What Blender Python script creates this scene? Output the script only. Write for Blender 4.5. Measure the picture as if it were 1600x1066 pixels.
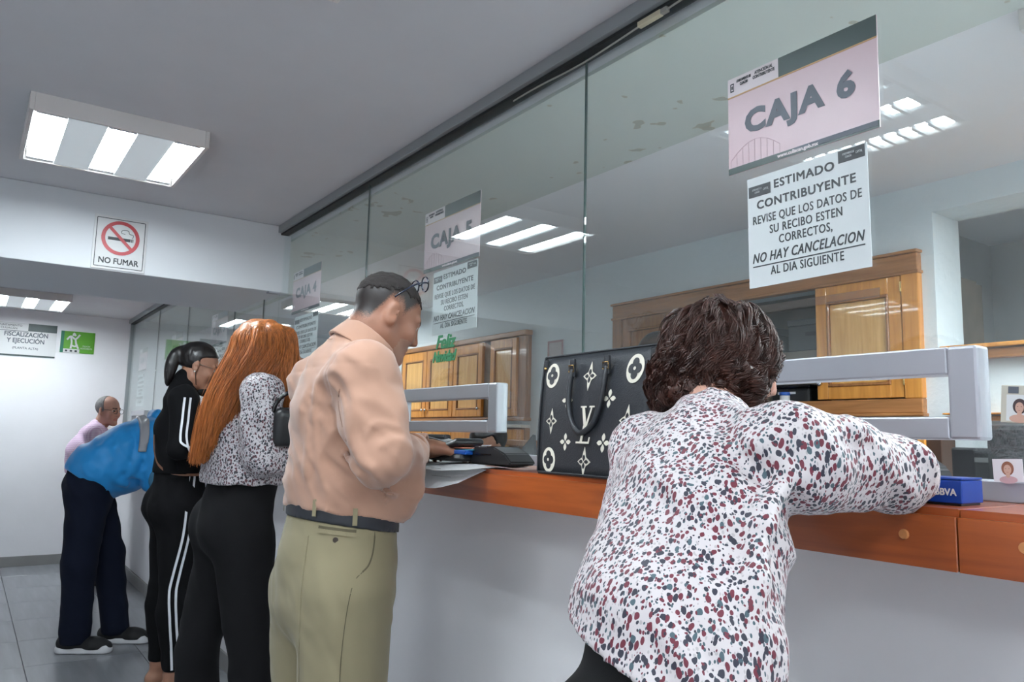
import bpy, bmesh, math, random
import numpy as np
from mathutils import Vector, Matrix, Euler
random.seed(7)
RNG = np.random.default_rng(7)
C = bpy.context.scene.collection
S = bpy.context.scene
for o in list(bpy.data.objects): bpy.data.objects.remove(o)

# ------------------------------------------------------------------ camera, world, exposure
cam_d = bpy.data.cameras.new('camera'); cam = bpy.data.objects.new('camera', cam_d); C.objects.link(cam)
yaw, pit, rol = 2.53204918, 0.12330337, 0.02362292
_f = Vector((math.cos(yaw)*math.cos(pit), math.sin(yaw)*math.cos(pit), math.sin(pit)))
_r = Vector((math.sin(yaw), -math.cos(yaw), 0)); _u = _r.cross(_f)
_r2 = math.cos(rol)*_r + math.sin(rol)*_u; _u2 = -math.sin(rol)*_r + math.cos(rol)*_u
M = Matrix.Identity(4)
for i in range(3):
    M[i][0] = _r2[i]; M[i][1] = _u2[i]; M[i][2] = -_f[i]
M[0][3], M[1][3], M[2][3] = 0, 0, 1.25
cam.matrix_world = M
cam_d.sensor_width = 36; cam_d.lens = 36*1213.26/1600; cam_d.clip_start = .02
S.camera = cam
w = bpy.data.worlds.new('world'); S.world = w; w.use_nodes = True
w.node_tree.nodes['Background'].inputs[0].default_value = (.6, .7, .8, 1)
w.node_tree.nodes['Background'].inputs[1].default_value = .05
S.view_settings.view_transform = 'Standard'; S.view_settings.look = 'None'
S.view_settings.gamma = 1; S.view_settings.use_curve_mapping = False
S.view_settings.exposure = -0.10
TUBE = 66.0          # radiance of the fluorescent tubes

# ------------------------------------------------------------------ materials
MATS = {}
def mat(name, col, rough=.5, metal=0., bump=0., bscale=60., var=0., vscale=8., spec=.5, coat=0., stretch=None, sheen=0., sss=0., bdist=.002):
    if name in MATS: return MATS[name]
    m = bpy.data.materials.new(name); m.use_nodes = True; MATS[name] = m
    nt = m.node_tree; b = nt.nodes['Principled BSDF']; L = nt.links
    col = tuple(col)+(1,) if len(col) == 3 else col
    b.inputs['Base Color'].default_value = col; b.inputs['Roughness'].default_value = rough
    b.inputs['Metallic'].default_value = metal; b.inputs['Specular IOR Level'].default_value = spec
    b.inputs['Coat Weight'].default_value = coat
    if sheen: b.inputs['Sheen Weight'].default_value = sheen
    if sss:
        b.inputs['Subsurface Weight'].default_value = sss; b.inputs['Subsurface Radius'].default_value = (.02, .008, .004); b.inputs['Subsurface Scale'].default_value = .5
    tc = nt.nodes.new('ShaderNodeTexCoord'); mp = nt.nodes.new('ShaderNodeMapping'); L.new(tc.outputs['Object'], mp.inputs[0])
    if stretch: mp.inputs['Scale'].default_value = stretch
    if var:
        n = nt.nodes.new('ShaderNodeTexNoise'); n.inputs['Scale'].default_value = vscale; n.inputs['Detail'].default_value = 5
        L.new(mp.outputs[0], n.inputs['Vector'])
        r = nt.nodes.new('ShaderNodeValToRGB'); r.color_ramp.elements[0].position = .3; r.color_ramp.elements[1].position = .7
        r.color_ramp.elements[0].color = tuple(c*(1-var) for c in col[:3])+(1,); r.color_ramp.elements[1].color = tuple(min(1, c*(1+var)) for c in col[:3])+(1,)
        L.new(n.outputs[0], r.inputs[0]); L.new(r.outputs[0], b.inputs['Base Color'])
    if bump:
        n2 = nt.nodes.new('ShaderNodeTexNoise'); n2.inputs['Scale'].default_value = bscale; n2.inputs['Detail'].default_value = 4
        L.new(mp.outputs[0], n2.inputs['Vector'])
        bp = nt.nodes.new('ShaderNodeBump'); bp.inputs['Strength'].default_value = bump; bp.inputs['Distance'].default_value = bdist
        L.new(n2.outputs[0], bp.inputs['Height']); L.new(bp.outputs[0], b.inputs['Normal'])
    return m
def emit(name, col, s):
    m = bpy.data.materials.new(name); m.use_nodes = True; MATS[name] = m
    b = m.node_tree.nodes['Principled BSDF']; b.inputs['Base Color'].default_value = (*col, 1)
    b.inputs['Emission Color'].default_value = (*col, 1); b.inputs['Emission Strength'].default_value = s
    return m
def wood(name, dark, light, rough=.35, coat=.3, axis=2, sc=1.0):
    m = mat(name, light, rough=rough, coat=coat)
    nt = m.node_tree; L = nt.links; b = nt.nodes['Principled BSDF']
    mp = [n for n in nt.nodes if n.type == 'MAPPING'][0]
    s = [14*sc]*3; s[axis] = 1.0*sc; mp.inputs['Scale'].default_value = s
    n = nt.nodes.new('ShaderNodeTexNoise'); n.inputs['Scale'].default_value = 4; n.inputs['Detail'].default_value = 7; n.inputs['Distortion'].default_value = .8
    L.new(mp.outputs[0], n.inputs['Vector'])
    r = nt.nodes.new('ShaderNodeValToRGB'); e = r.color_ramp.elements
    e[0].position = .3; e[0].color = (*dark, 1); e[1].position = .68; e[1].color = (*light, 1)
    L.new(n.outputs[0], r.inputs[0]); L.new(r.outputs[0], b.inputs['Base Color'])
    bp = nt.nodes.new('ShaderNodeBump'); bp.inputs['Strength'].default_value = .08; bp.inputs['Distance'].default_value = .001
    L.new(n.outputs[0], bp.inputs['Height']); L.new(bp.outputs[0], b.inputs['Normal'])
    return m
def spots(name, base, c1, c2, c3, scale, r0, asp=(1, 1, .72), rough=.6):
    """printed blouse cloth: two voronoi layers of little petals"""
    m = mat(name, base, rough=rough, bump=.12, bscale=90, sheen=.1)
    nt = m.node_tree; L = nt.links; b = nt.nodes['Principled BSDF']
    tc = nt.nodes.new('ShaderNodeTexCoord')
    def layer(sc, off, thr, prev, cols):
        mp = nt.nodes.new('ShaderNodeMapping'); mp.inputs['Location'].default_value = off; mp.inputs['Scale'].default_value = asp; mp.inputs['Rotation'].default_value = (off[0], off[1], off[2])
        L.new(tc.outputs['Object'], mp.inputs[0])
        nz = nt.nodes.new('ShaderNodeTexNoise'); nz.inputs['Scale'].default_value = sc*.55; nz.inputs['Detail'].default_value = 1
        L.new(mp.outputs[0], nz.inputs['Vector'])
        mx = nt.nodes.new('ShaderNodeVectorMath'); mx.operation = 'MULTIPLY_ADD'
        mx.inputs[1].default_value = (1.0/sc,)*3
        L.new(nz.outputs['Color'], mx.inputs[0]); L.new(mp.outputs[0], mx.inputs[2])
        v = nt.nodes.new('ShaderNodeTexVoronoi'); v.inputs['Scale'].default_value = sc; v.inputs['Randomness'].default_value = .8
        L.new(mx.outputs[0], v.inputs['Vector'])
        lt = nt.nodes.new('ShaderNodeMath'); lt.operation = 'LESS_THAN'; lt.inputs[1].default_value = thr
        L.new(v.outputs['Distance'], lt.inputs[0])
        sp = nt.nodes.new('ShaderNodeSeparateColor'); L.new(v.outputs['Color'], sp.inputs[0])
        cr = nt.nodes.new('ShaderNodeValToRGB'); cr.color_ramp.interpolation = 'CONSTANT'
        es = cr.color_ramp.elements; es[0].position = 0; es[0].color = (*cols[0], 1); es[1].position = .48; es[1].color = (*cols[1], 1)
        e = es.new(.9); e.color = (*cols[2], 1)
        L.new(sp.outputs[0], cr.inputs[0])
        mi = nt.nodes.new('ShaderNodeMix'); mi.data_type = 'RGBA'
        L.new(lt.outputs[0], mi.inputs[0]); L.new(cr.outputs[0], mi.inputs[7])
        if prev is None: mi.inputs[6].default_value = (*base, 1)
        else: L.new(prev, mi.inputs[6])
        return mi.outputs[2]
    g = tuple(min(1, x*.72) for x in base)
    p = layer(scale*1.5, (.3, .1, .7), r0*.72, None, (g, c3, g))
    p = layer(scale, (0, .5, .2), r0, p, (c1, c2, c3))
    p = layer(scale*1.25, (.9, .2, 1.1), r0*.6, p, (c2, c1, c2))
    L.new(p, b.inputs['Base Color'])
    return m

wall_w = mat('white_wall_paint', (.86, .85, .87), rough=.55, bump=.25, bscale=35, var=.02, vscale=3)
ceil_w = mat('ceiling_paint', (.62, .62, .645), rough=.8, bump=.15, bscale=50, var=.015)
beam_w = mat('beam_paint', (.70, .72, .745), rough=.6, bump=.1, bscale=30)
base_g = mat('grey_baseboard', (.25, .245, .24), rough=.5, var=.06)
alu = mat('brushed_aluminium', (.48, .50, .53), rough=.42, metal=.75, bump=.08, bscale=40, stretch=(1, 30, 30), bdist=.0005)
alu_w = mat('pale_anodised_frame', (.42, .43, .475), rough=.42, metal=.5, bump=.05, bscale=50, stretch=(1, 30, 30), bdist=.0005)
alu_d = mat('grey_track', (.34, .36, .37), rough=.4, metal=.5)
black_r = mat('black_gasket', (.012, .014, .015), rough=.6)
counter_w = wood('counter_wood', (.24, .050, .012), (.40, .092, .020), rough=.3, coat=.4, axis=0, sc=.8)
cab_w = wood('honey_cabinet_wood', (.56, .205, .03), (.80, .36, .07), rough=.35, coat=.4, axis=2, sc=.7)
cab_p = wood('pale_panel_wood', (.66, .32, .075), (.86, .50, .17), rough=.35, coat=.4, axis=2, sc=.7)  # yellower panels, with a wash of reflection put into the colour
cab_d = wood('cabinet_frame_wood', (.26, .10, .03), (.42, .18, .06), rough=.4, coat=.3, axis=2, sc=.9)
cab_h = wood('cabinet_rail_wood', (.30, .12, .035), (.48, .21, .07), rough=.4, coat=.3, axis=0, sc=.9)
dark_in = mat('dark_cupboard_inside', (.16, .13, .10), rough=.8, var=.3)
paper = mat('white_paper', (.76, .77, .78), rough=.6)
paper_b = mat('bluish_paper', (.62, .66, .67), rough=.5)
pink = mat('pink_sign_print', (.58, .44, .475), rough=.35, var=.03)
pinkw = mat('pale_sign_print', (.62, .56, .58), rough=.35)
inkg = mat('dark_green_ink', (.035, .06, .058), rough=.4)
ink = mat('dark_ink', (.03, .035, .04), rough=.5)
inkgrey = mat('slate_ink', (.09, .105, .13), rough=.5)
gold = mat('gold_line', (.45, .27, .12), rough=.4)
faint = mat('faint_pink_line', (.50, .35, .385), rough=.5)
red = mat('red_print', (.45, .03, .04), rough=.4)
green = mat('green_poster', (.10, .34, .02), rough=.45)
dgreen = mat('dark_green_poster', (.01, .16, .09), rough=.45)
felizg = mat('green_glitter', (.03, .22, .09), rough=.6, bump=.4, bscale=400)
white = mat('plain_white', (.68, .68, .68), rough=.4)
blackp = mat('black_plastic', (.014, .015, .017), rough=.38, bump=.1, bscale=300, bdist=.0003)
blackg = mat('black_gloss', (.01, .01, .012), rough=.12)
brass = mat('brass', (.75, .5, .2), rough=.25, metal=1)
chrome = mat('chrome', (.7, .7, .7), rough=.2, metal=1)
tube_m = emit('fluorescent_tube', (.86, .95, 1.0), TUBE)
refl_m = mat('lamp_reflector', (.75, .77, .78), rough=.25, metal=.6)
lamp_w = mat('lamp_housing_white', (.72, .68, .66), rough=.45)
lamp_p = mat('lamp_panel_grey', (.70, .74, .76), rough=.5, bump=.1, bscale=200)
lamp_p.node_tree.nodes['Principled BSDF'].inputs['Emission Color'].default_value = (.8, .9, .95, 1)      # weak glow added so the blank panels look paler
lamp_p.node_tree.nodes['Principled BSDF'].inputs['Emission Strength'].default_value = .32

# floor tile: grey porcelain, streaked, semi gloss
tile_m = mat('grey_floor_tile', (.27, .28, .30), rough=.22, var=.10, vscale=2.2, stretch=(.6, 7, 1), bump=.03, bscale=20)
grout = mat('dark_grout', (.10, .10, .105), rough=.8)

def glass_mat():
    m = bpy.data.materials.new('clear_glass'); m.use_nodes = True; nt = m.node_tree; nt.nodes.clear(); L = nt.links
    o = nt.nodes.new('ShaderNodeOutputMaterial'); t = nt.nodes.new('ShaderNodeBsdfTransparent'); t.inputs[0].default_value = (.965, .98, .975, 1)
    g = nt.nodes.new('ShaderNodeBsdfGlossy'); g.inputs['Roughness'].default_value = .0; g.inputs[0].default_value = (.95, 1, 1, 1)
    d = nt.nodes.new('ShaderNodeBsdfDiffuse'); d.inputs[0].default_value = (.6, .66, .66, 1)
    fr = nt.nodes.new('ShaderNodeFresnel'); fr.inputs[0].default_value = 1.62
    geo = nt.nodes.new('ShaderNodeNewGeometry'); im = nt.nodes.new('ShaderNodeMapRange')    # same pane index seen from inside and outside
    im.inputs[3].default_value = 1.6; im.inputs[4].default_value = 1/1.6; L.new(geo.outputs['Backfacing'], im.inputs[0]); L.new(im.outputs[0], fr.inputs[0])
    mx = nt.nodes.new('ShaderNodeMixShader'); m2 = nt.nodes.new('ShaderNodeMixShader')
    # faint haze of dust and finger marks
    n = nt.nodes.new('ShaderNodeTexNoise'); n.inputs['Scale'].default_value = 2.5; n.inputs['Detail'].default_value = 8
    tc = nt.nodes.new('ShaderNodeTexCoord'); L.new(tc.outputs['Object'], n.inputs['Vector'])
    mr = nt.nodes.new('ShaderNodeMapRange'); mr.inputs[1].default_value = .4; mr.inputs[2].default_value = .8; mr.inputs[3].default_value = .015; mr.inputs[4].default_value = .05
    L.new(n.outputs[0], mr.inputs[0]); L.new(mr.outputs[0], m2.inputs[0])
    L.new(t.outputs[0], m2.inputs[1]); L.new(d.outputs[0], m2.inputs[2])
    L.new(fr.outputs[0], mx.inputs[0]); L.new(m2.outputs[0], mx.inputs[1]); L.new(g.outputs[0], mx.inputs[2]); L.new(mx.outputs[0], o.inputs[0])
    return m
glass = glass_mat()
def clear_mat(name, tr, fac, col=(.8, .8, .8), rough=.3):
    m = bpy.data.materials.new(name); m.use_nodes = True; nt = m.node_tree; nt.nodes.clear(); L = nt.links
    o = nt.nodes.new('ShaderNodeOutputMaterial'); t = nt.nodes.new('ShaderNodeBsdfTransparent'); t.inputs[0].default_value = (*tr, 1)
    g = nt.nodes.new('ShaderNodeBsdfGlossy'); g.inputs['Roughness'].default_value = rough; g.inputs[0].default_value = (*col, 1)
    mx = nt.nodes.new('ShaderNodeMixShader'); mx.inputs[0].default_value = fac
    L.new(t.outputs[0], mx.inputs[1]); L.new(g.outputs[0], mx.inputs[2]); L.new(mx.outputs[0], o.inputs[0]); return m
tape_m = clear_mat('old_clear_tape', (.80, .74, .68), .12)
lens_m = clear_mat('spectacle_lens', (.9, .93, .95), .12, rough=.02)

# ------------------------------------------------------------------ object helpers
def link(name, bm, m, parent=None, smooth=False):
    me = bpy.data.meshes.new(name); bm.to_mesh(me); bm.free()
    o = bpy.data.objects.new(name, me); C.objects.link(o)
    for k in (m if isinstance(m, (list, tuple)) else [m]): me.materials.append(k)
    if smooth: me.shade_smooth()
    if parent is not None: o.parent = parent
    return o
def thing(name, label, cat, loc=(0, 0, 0), rot=(0, 0, 0), group=None):
    o = bpy.data.objects.new(name, None); C.objects.link(o); o.location = loc; o.rotation_euler = rot
    o.empty_display_size = .05; o['label'] = label; o['category'] = cat
    if group: o['group'] = group
    return o
def tag(o, label, cat, group=None):
    o['label'] = label; o['category'] = cat
    if group: o['group'] = group
    return o
def struct(o): o['kind'] = 'structure'; return o
def bx(bm, x0, x1, y0, y1, z0, z1, bev=0, seg=2):
    r = bmesh.ops.create_cube(bm, size=1)['verts']
    for v in r: v.co = Vector(((x0+x1)/2+v.co.x*(x1-x0), (y0+y1)/2+v.co.y*(y1-y0), (z0+z1)/2+v.co.z*(z1-z0)))
    if bev:
        es = list({e for v in r for e in v.link_edges})
        bmesh.ops.bevel(bm, geom=es, offset=bev, segments=seg, affect='EDGES', profile=.5)
    return bm
def box(name, x0, x1, y0, y1, z0, z1, m, parent=None, bev=0, seg=2):
    """box given in the parent's frame"""
    bm = bmesh.new(); bx(bm, x0, x1, y0, y1, z0, z1, bev, seg); o = link(name, bm, m, parent)
    return o
def cyl(bm, p0, p1, r0, r1=None, n=16):
    r1 = r0 if r1 is None else r1
    p0 = Vector(p0); p1 = Vector(p1); d = p1-p0
    r = bmesh.ops.create_cone(bm, cap_ends=True, segments=n, radius1=r0, radius2=r1, depth=d.length)['verts']
    q = d.to_track_quat('Z', 'Y').to_matrix().to_4x4(); T = Matrix.Translation((p0+p1)/2) @ q
    bmesh.ops.transform(bm, matrix=T, verts=r); return bm
def tube_mesh(bm, pts, rad, n=8, closed=False):
    pts = [Vector(p) for p in pts]; N = len(pts); rings = []; up = Vector((.13, .27, .95)).normalized()
    for i, p in enumerate(pts):
        t = (pts[(i+1) % N]-pts[i-1]) if closed else (pts[min(i+1, N-1)]-pts[max(i-1, 0)])
        t.normalize(); s = t.cross(up)
        if s.length < 1e-4: s = t.cross(Vector((1, 0, 0)))
        s.normalize(); u = s.cross(t); r = rad[i] if hasattr(rad, '__len__') else rad
        rings.append([bm.verts.new(p+r*(math.cos(a)*s+math.sin(a)*u)) for a in [2*math.pi*k/n for k in range(n)]])
    for i in range(N if closed else N-1):
        a, b = rings[i], rings[(i+1) % N]
        for k in range(n): bm.faces.new((a[k], a[(k+1) % n], b[(k+1) % n], b[k]))
    if not closed: bm.faces.new(rings[0][::-1]); bm.faces.new(rings[-1])
    return bm
def tube(name, pts, rad, m, parent=None, n=8, closed=False):
    bm = bmesh.new(); tube_mesh(bm, pts, rad, n, closed); bmesh.ops.recalc_face_normals(bm, faces=bm.faces)
    return link(name, bm, m, parent, True)
def smooth_path(pts, k=6):
    P = [Vector(p) for p in pts]; out = []
    for i in range(len(P)-1):
        a, b, c, d = P[max(i-1, 0)], P[i], P[i+1], P[min(i+2, len(P)-1)]
        for j in range(k):
            t = j/k; out.append(.5*((2*b)+(c-a)*t+(2*a-5*b+4*c-d)*t*t+(3*b-a-3*c+d)*t**3))
    out.append(P[-1]); return out
def lathe(name, prof, m, parent=None, n=24, loc=(0, 0, 0)):
    bm = bmesh.new(); rings = []
    for r, z in prof: rings.append([bm.verts.new((loc[0]+r*math.cos(2*math.pi*k/n), loc[1]+r*math.sin(2*math.pi*k/n), loc[2]+z)) for k in range(n)])
    for a, b in zip(rings, rings[1:]):
        for k in range(n): bm.faces.new((a[k], a[(k+1) % n], b[(k+1) % n], b[k]))
    bm.faces.new(rings[0][::-1]); bm.faces.new(rings[-1])
    return link(name, bm, m, parent, True)
def poly(bm, pts, th, T=None, flip=False):
    """flat polygon (x,z) standing in the XZ plane facing -Y, thickness th"""
    f = [bm.verts.new((x, 0, z)) for x, z in pts]; b = [bm.verts.new((x, th, z)) for x, z in pts]
    n = len(pts)
    try:
        bm.faces.new(f); bm.faces.new(b[::-1])
    except ValueError: pass
    for i in range(n): bm.faces.new((f[i], b[i], b[(i+1) % n], f[(i+1) % n]))
    if T is not None: bmesh.ops.transform(bm, matrix=T, verts=f+b)
    return f+b
_fonts = {}
def text_bm(s, size, offset=0., shear=0., align='CENTER', ext=.0002, sx=1., space=1.):
    cu = bpy.data.curves.new('t', 'FONT'); cu.body = s; cu.size = size; cu.align_x = align; cu.align_y = 'CENTER'
    cu.extrude = ext; cu.offset = offset; cu.shear = shear; cu.resolution_u = 3; cu.space_character = space; cu.space_line = 1
    o = bpy.data.objects.new('t', cu); C.objects.link(o)
    dg = bpy.context.evaluated_depsgraph_get(); me = bpy.data.meshes.new_from_object(o.evaluated_get(dg))
    bm = bmesh.new(); bm.from_mesh(me); bpy.data.objects.remove(o); bpy.data.curves.remove(cu); bpy.data.meshes.remove(me)
    for v in bm.verts: v.co = Vector((v.co.x*sx, -v.co.z, v.co.y))     # stand up, facing -Y
    return bm
def text(name, s, size, x, y, z, m, parent, offset=0., shear=0., align='CENTER', sx=1., space=1., ext=.0002, fit=None, heavy=0):
    bm = text_bm(s, size, heavy, shear, align, ext, sx, space)
    if fit:
        xs = [v.co.x for v in bm.verts]; k = fit/(max(xs)-min(xs)); mid = (max(xs)+min(xs))/2 if align == 'CENTER' else min(xs)
        for v in bm.verts: v.co.x = (v.co.x-mid)*k
    if offset:                       # heavier strokes: the outline repeated a hair's breadth to each side
        g0 = bm.verts[:]+bm.edges[:]+bm.faces[:]
        for k, (a, b) in enumerate(((-1, -1), (1, -1), (-1, 1))):
            r = bmesh.ops.duplicate(bm, geom=g0); bmesh.ops.translate(bm, verts=[v for v in r['geom'] if isinstance(v, bmesh.types.BMVert)], vec=(a*offset, -.00002*(k+1), b*offset))
        for g in g0:
            if isinstance(g, bmesh.types.BMVert): g.co += Vector((offset, 0, offset))
    for v in bm.verts: v.co += Vector((x, y, z))
    return link(name, bm, m, parent)
# ------------------------------------------------------------------ signed-distance modelling (bodies, clothes, hair)
NT = RNG.random((32, 32, 32)).astype(np.float32)
def vnoise(p):
    i = np.floor(p).astype(np.int64); f = (p-i).astype(np.float32); f = f*f*(3-2*f); i &= 31; j = (i+1) & 31
    x0, y0, z0 = i.T; x1, y1, z1 = j.T; fx, fy, fz = f.T
    a = NT[x0, y0, z0]*(1-fx)+NT[x1, y0, z0]*fx; b = NT[x0, y1, z0]*(1-fx)+NT[x1, y1, z0]*fx
    c = NT[x0, y0, z1]*(1-fx)+NT[x1, y0, z1]*fx; d = NT[x0, y1, z1]*(1-fx)+NT[x1, y1, z1]*fx
    return ((a*(1-fy)+b*fy)*(1-fz)+(c*(1-fy)+d*fy)*fz)*2-1
def vv(*a): return np.array(a, float)
def unit(a): a = np.array(a, float); return a/max(1e-9, np.linalg.norm(a))
class Field:
    def __init__(s): s.pr = []; s.post = []
    def cap(s, a, b, ra, rb=None, k=.02, ax=None, fl=1., op='u'):
        """tapered capsule; along unit axis ax the section is fl times as thick"""
        a = np.array(a, float); b = np.array(b, float); rb = ra if rb is None else rb; R = max(ra, rb)*max(1, fl)
        def f(p):
            ba = b-a; L = max(1e-9, ba@ba); pa = p-a; t = np.clip(pa@ba/L, 0, 1); q = pa-t[:, None]*ba; r = ra+(rb-ra)*t
            if ax is not None:
                c = q@ax; q = q-c[:, None]*ax; c = c/fl
                return (np.sqrt((q*q).sum(1)+c*c)-r)*min(1., fl**.5)
            return np.sqrt((q*q).sum(1))-r
        s.pr.append((f, np.minimum(a, b)-R, np.maximum(a, b)+R, k, op)); return s
    def ell(s, c, r, fr=None, k=.02, op='u'):
        c = np.array(c, float); r = np.array(r, float); R = max(r)
        def f(p):
            q = p-c
            if fr is not None: q = q@fr.T
            k0 = np.sqrt(((q/r)**2).sum(1)); k1 = np.sqrt(((q/(r*r))**2).sum(1))+1e-9
            return k0*(k0-1)/k1
        s.pr.append((f, c-R, c+R, k, op)); return s
    def path(s, pts, rs, k=.02, ax=None, fl=1., op='u', kk=.012):
        """a chain of capsules joined tightly among themselves, then blended softly into the rest"""
        G = Field()
        for i in range(len(pts)-1): G.cap(pts[i], pts[i+1], rs[i], rs[i+1], kk, ax, fl)
        return s.add(G, k, op)
    def add(s, G, k=.02, op='u'):
        lo, hi = G.bounds(0); s.pr.append((lambda p: G(p, .3), lo, hi, k, op)); return s
    def bare(s):
        G = Field(); G.pr = list(s.pr); return G
    def cut(s, fn): s.post.append(fn); return s           # fn(p, d) -> d
    def __call__(s, p, mg=.1):
        d = np.full(len(p), mg, float)
        for f, lo, hi, k, op in s.pr:
            m = np.nonzero(((p > lo-mg-k) & (p < hi+mg+k)).all(1))[0]
            if not len(m): continue
            v = f(p[m]); e = d[m]
            if op == 'u':
                h = np.maximum(k-np.abs(e-v), 0)/k; d[m] = np.minimum(e, v)-h*h*k*.25
            else:
                v = -v; h = np.maximum(k-np.abs(e-v), 0)/k; d[m] = np.maximum(e, v)+h*h*k*.25
        for f in s.post: d = f(p, d)
        return d
    def bounds(s, pad=.03):
        u = [x for x in s.pr if x[4] == 'u']
        return np.min([x[1] for x in u], 0)-pad, np.max([x[2] for x in u], 0)+pad
    def snap(s, p, dr, mx=.4):
        """walk from p along dr to the surface"""
        p = np.array(p, float); dr = unit(dr); t = 0
        for _ in range(60):
            d = s((p+dr*t)[None], .1)[0]
            if abs(d) < .0004: break
            t += d*.7
            if t > mx: break
        return p+dr*t
def polygonise(F, h, slack=.02):
    lo, hi = F.bounds(); B = 6; H = B*h
    nb = np.ceil((hi-lo)/H).astype(int)+1
    # coarse pass over groups of 4 blocks, then blocks
    G = 4; ng = -(-nb//G)
    g = np.stack(np.meshgrid(*[np.arange(n) for n in ng], indexing='ij'), -1).reshape(-1, 3)
    c = lo+(g+.5)*H*G; R = H*G*.87; g = g[np.abs(F(c, R*1.3+slack)) < R+slack]
    o = np.stack(np.meshgrid(*[np.arange(G)]*3, indexing='ij'), -1).reshape(-1, 3)
    b = (g[:, None]*G+o[None]).reshape(-1, 3)
    c = lo+(b+.5)*H; R = H*.87; b = b[np.abs(F(c, R*1.3+slack)) < R+slack]
    N = int((nb.max()+G+1)*B+2)
    def key(i): return (i[..., 0]*N+i[..., 1])*N+i[..., 2]
    o = np.stack(np.meshgrid(*[np.arange(B+1)]*3, indexing='ij'), -1).reshape(-1, 3)
    pi = (b[:, None]*B+o[None]).reshape(-1, 3); K = np.unique(key(pi))
    ijk = np.stack([K//(N*N), (K//N) % N, K % N], 1)
    V = np.empty(len(K))
    for s0 in range(0, len(K), 400000): V[s0:s0+400000] = F(lo+ijk[s0:s0+400000]*h, h*3+.006)
    o6 = np.stack(np.meshgrid(*[np.arange(B)]*3, indexing='ij'), -1).reshape(-1, 3)
    CK = np.unique(key((b[:, None]*B+o6[None]).reshape(-1, 3)))
    ds = np.array([0, 1, N, N+1, N*N, N*N+1, N*N+N, N*N+N+1]); offs = np.array([[0, 0, 0], [0, 0, 1], [0, 1, 0], [0, 1, 1], [1, 0, 0], [1, 0, 1], [1, 1, 0], [1, 1, 1]])
    CV = V[np.searchsorted(K, CK[:, None]+ds)]
    neg = CV < 0; act = neg.any(1) & ~neg.all(1); CK = CK[act]; CV = CV[act]
    acc = np.zeros((len(CK), 3)); cnt = np.zeros(len(CK))
    for i in range(8):
        for j in range(i+1, 8):
            if np.abs(offs[i]-offs[j]).sum() != 1: continue
            m = (CV[:, i] < 0) != (CV[:, j] < 0); t = CV[m, i]/(CV[m, i]-CV[m, j])
            acc[m] += offs[i]+t[:, None]*(offs[j]-offs[i]); cnt[m] += 1
    ci = np.stack([CK//(N*N), (CK//N) % N, CK % N], 1)
    verts = lo+(ci+acc/cnt[:, None])*h
    faces = []
    st = [N*N, N, 1]
    for a in range(3):
        e1, e2 = st[(a+1) % 3], st[(a+2) % 3]
        idx = np.searchsorted(K, K+st[a]); idx = np.minimum(idx, len(K)-1); ok = K[idx] == K+st[a]
        s0 = V < 0; s1 = V[idx] < 0; m = ok & (s0 != s1); k = K[m]; sg = s0[m]
        q = np.stack([k-e1-e2, k-e2, k, k-e1], 1); qi = np.searchsorted(CK, q); qi = np.minimum(qi, len(CK)-1)
        good = (CK[qi] == q).all(1); qi = qi[good]; sg = sg[good]
        qi[~sg] = qi[~sg][:, ::-1]; faces.append(qi)
    return verts, np.concatenate(faces)
def np_mesh(name, verts, faces, mats, parent=None, matfn=None, smooth=True):
    me = bpy.data.meshes.new(name); nf = len(faces); k = faces.shape[1]
    me.vertices.add(len(verts)); me.vertices.foreach_set('co', verts.astype(np.float32).ravel())
    me.loops.add(nf*k); me.loops.foreach_set('vertex_index', faces.astype(np.int32).ravel())
    me.polygons.add(nf); me.polygons.foreach_set('loop_start', np.arange(0, nf*k, k, dtype=np.int32)); me.polygons.foreach_set('loop_total', np.full(nf, k, np.int32))
    for m in mats if isinstance(mats, (list, tuple)) else [mats]: me.materials.append(m)
    if matfn is not None: me.polygons.foreach_set('material_index', matfn(verts[faces].mean(1)).astype(np.int32))
    me.update(calc_edges=True); me.validate()
    if smooth: me.shade_smooth()
    o = bpy.data.objects.new(name, me); C.objects.link(o)
    if parent is not None: fixp(o, parent)
    return o
def sdf_obj(name, F, h, mats, parent=None, matfn=None, slack=.02, relax=1, attr=None):
    v, f = polygonise(F, h, slack)
    for _ in range(relax):                      # a light umbrella smoothing takes the grid's stair steps out
        s = np.zeros_like(v); n = np.zeros(len(v))
        for a, b in ((0, 1), (1, 2), (2, 3), (3, 0)):
            for i, j in ((a, b), (b, a)):
                for c in range(3): s[:, c] += np.bincount(f[:, i], v[f[:, j], c], len(v))
                n += np.bincount(f[:, i], minlength=len(v))
        v = v*.5+.5*s/np.maximum(n, 1)[:, None]
    o = np_mesh(name, v, f, mats, parent, matfn)
    if attr is not None:
        at = o.data.attributes.new('fade', 'FLOAT', 'POINT'); at.data.foreach_set('value', attr(v).astype(np.float32))
    return o
def frame(yaw=0, pitch=0, roll=0):
    """rows: right, forward, up of a head facing +Y, turned by yaw (to +X), pitched down by pitch, rolled"""
    R = Matrix.Rotation(-math.radians(yaw), 3, 'Z') @ Matrix.Rotation(-math.radians(pitch), 3, 'X') @ Matrix.Rotation(math.radians(roll), 3, 'Y')
    return np.array(R).T
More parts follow.
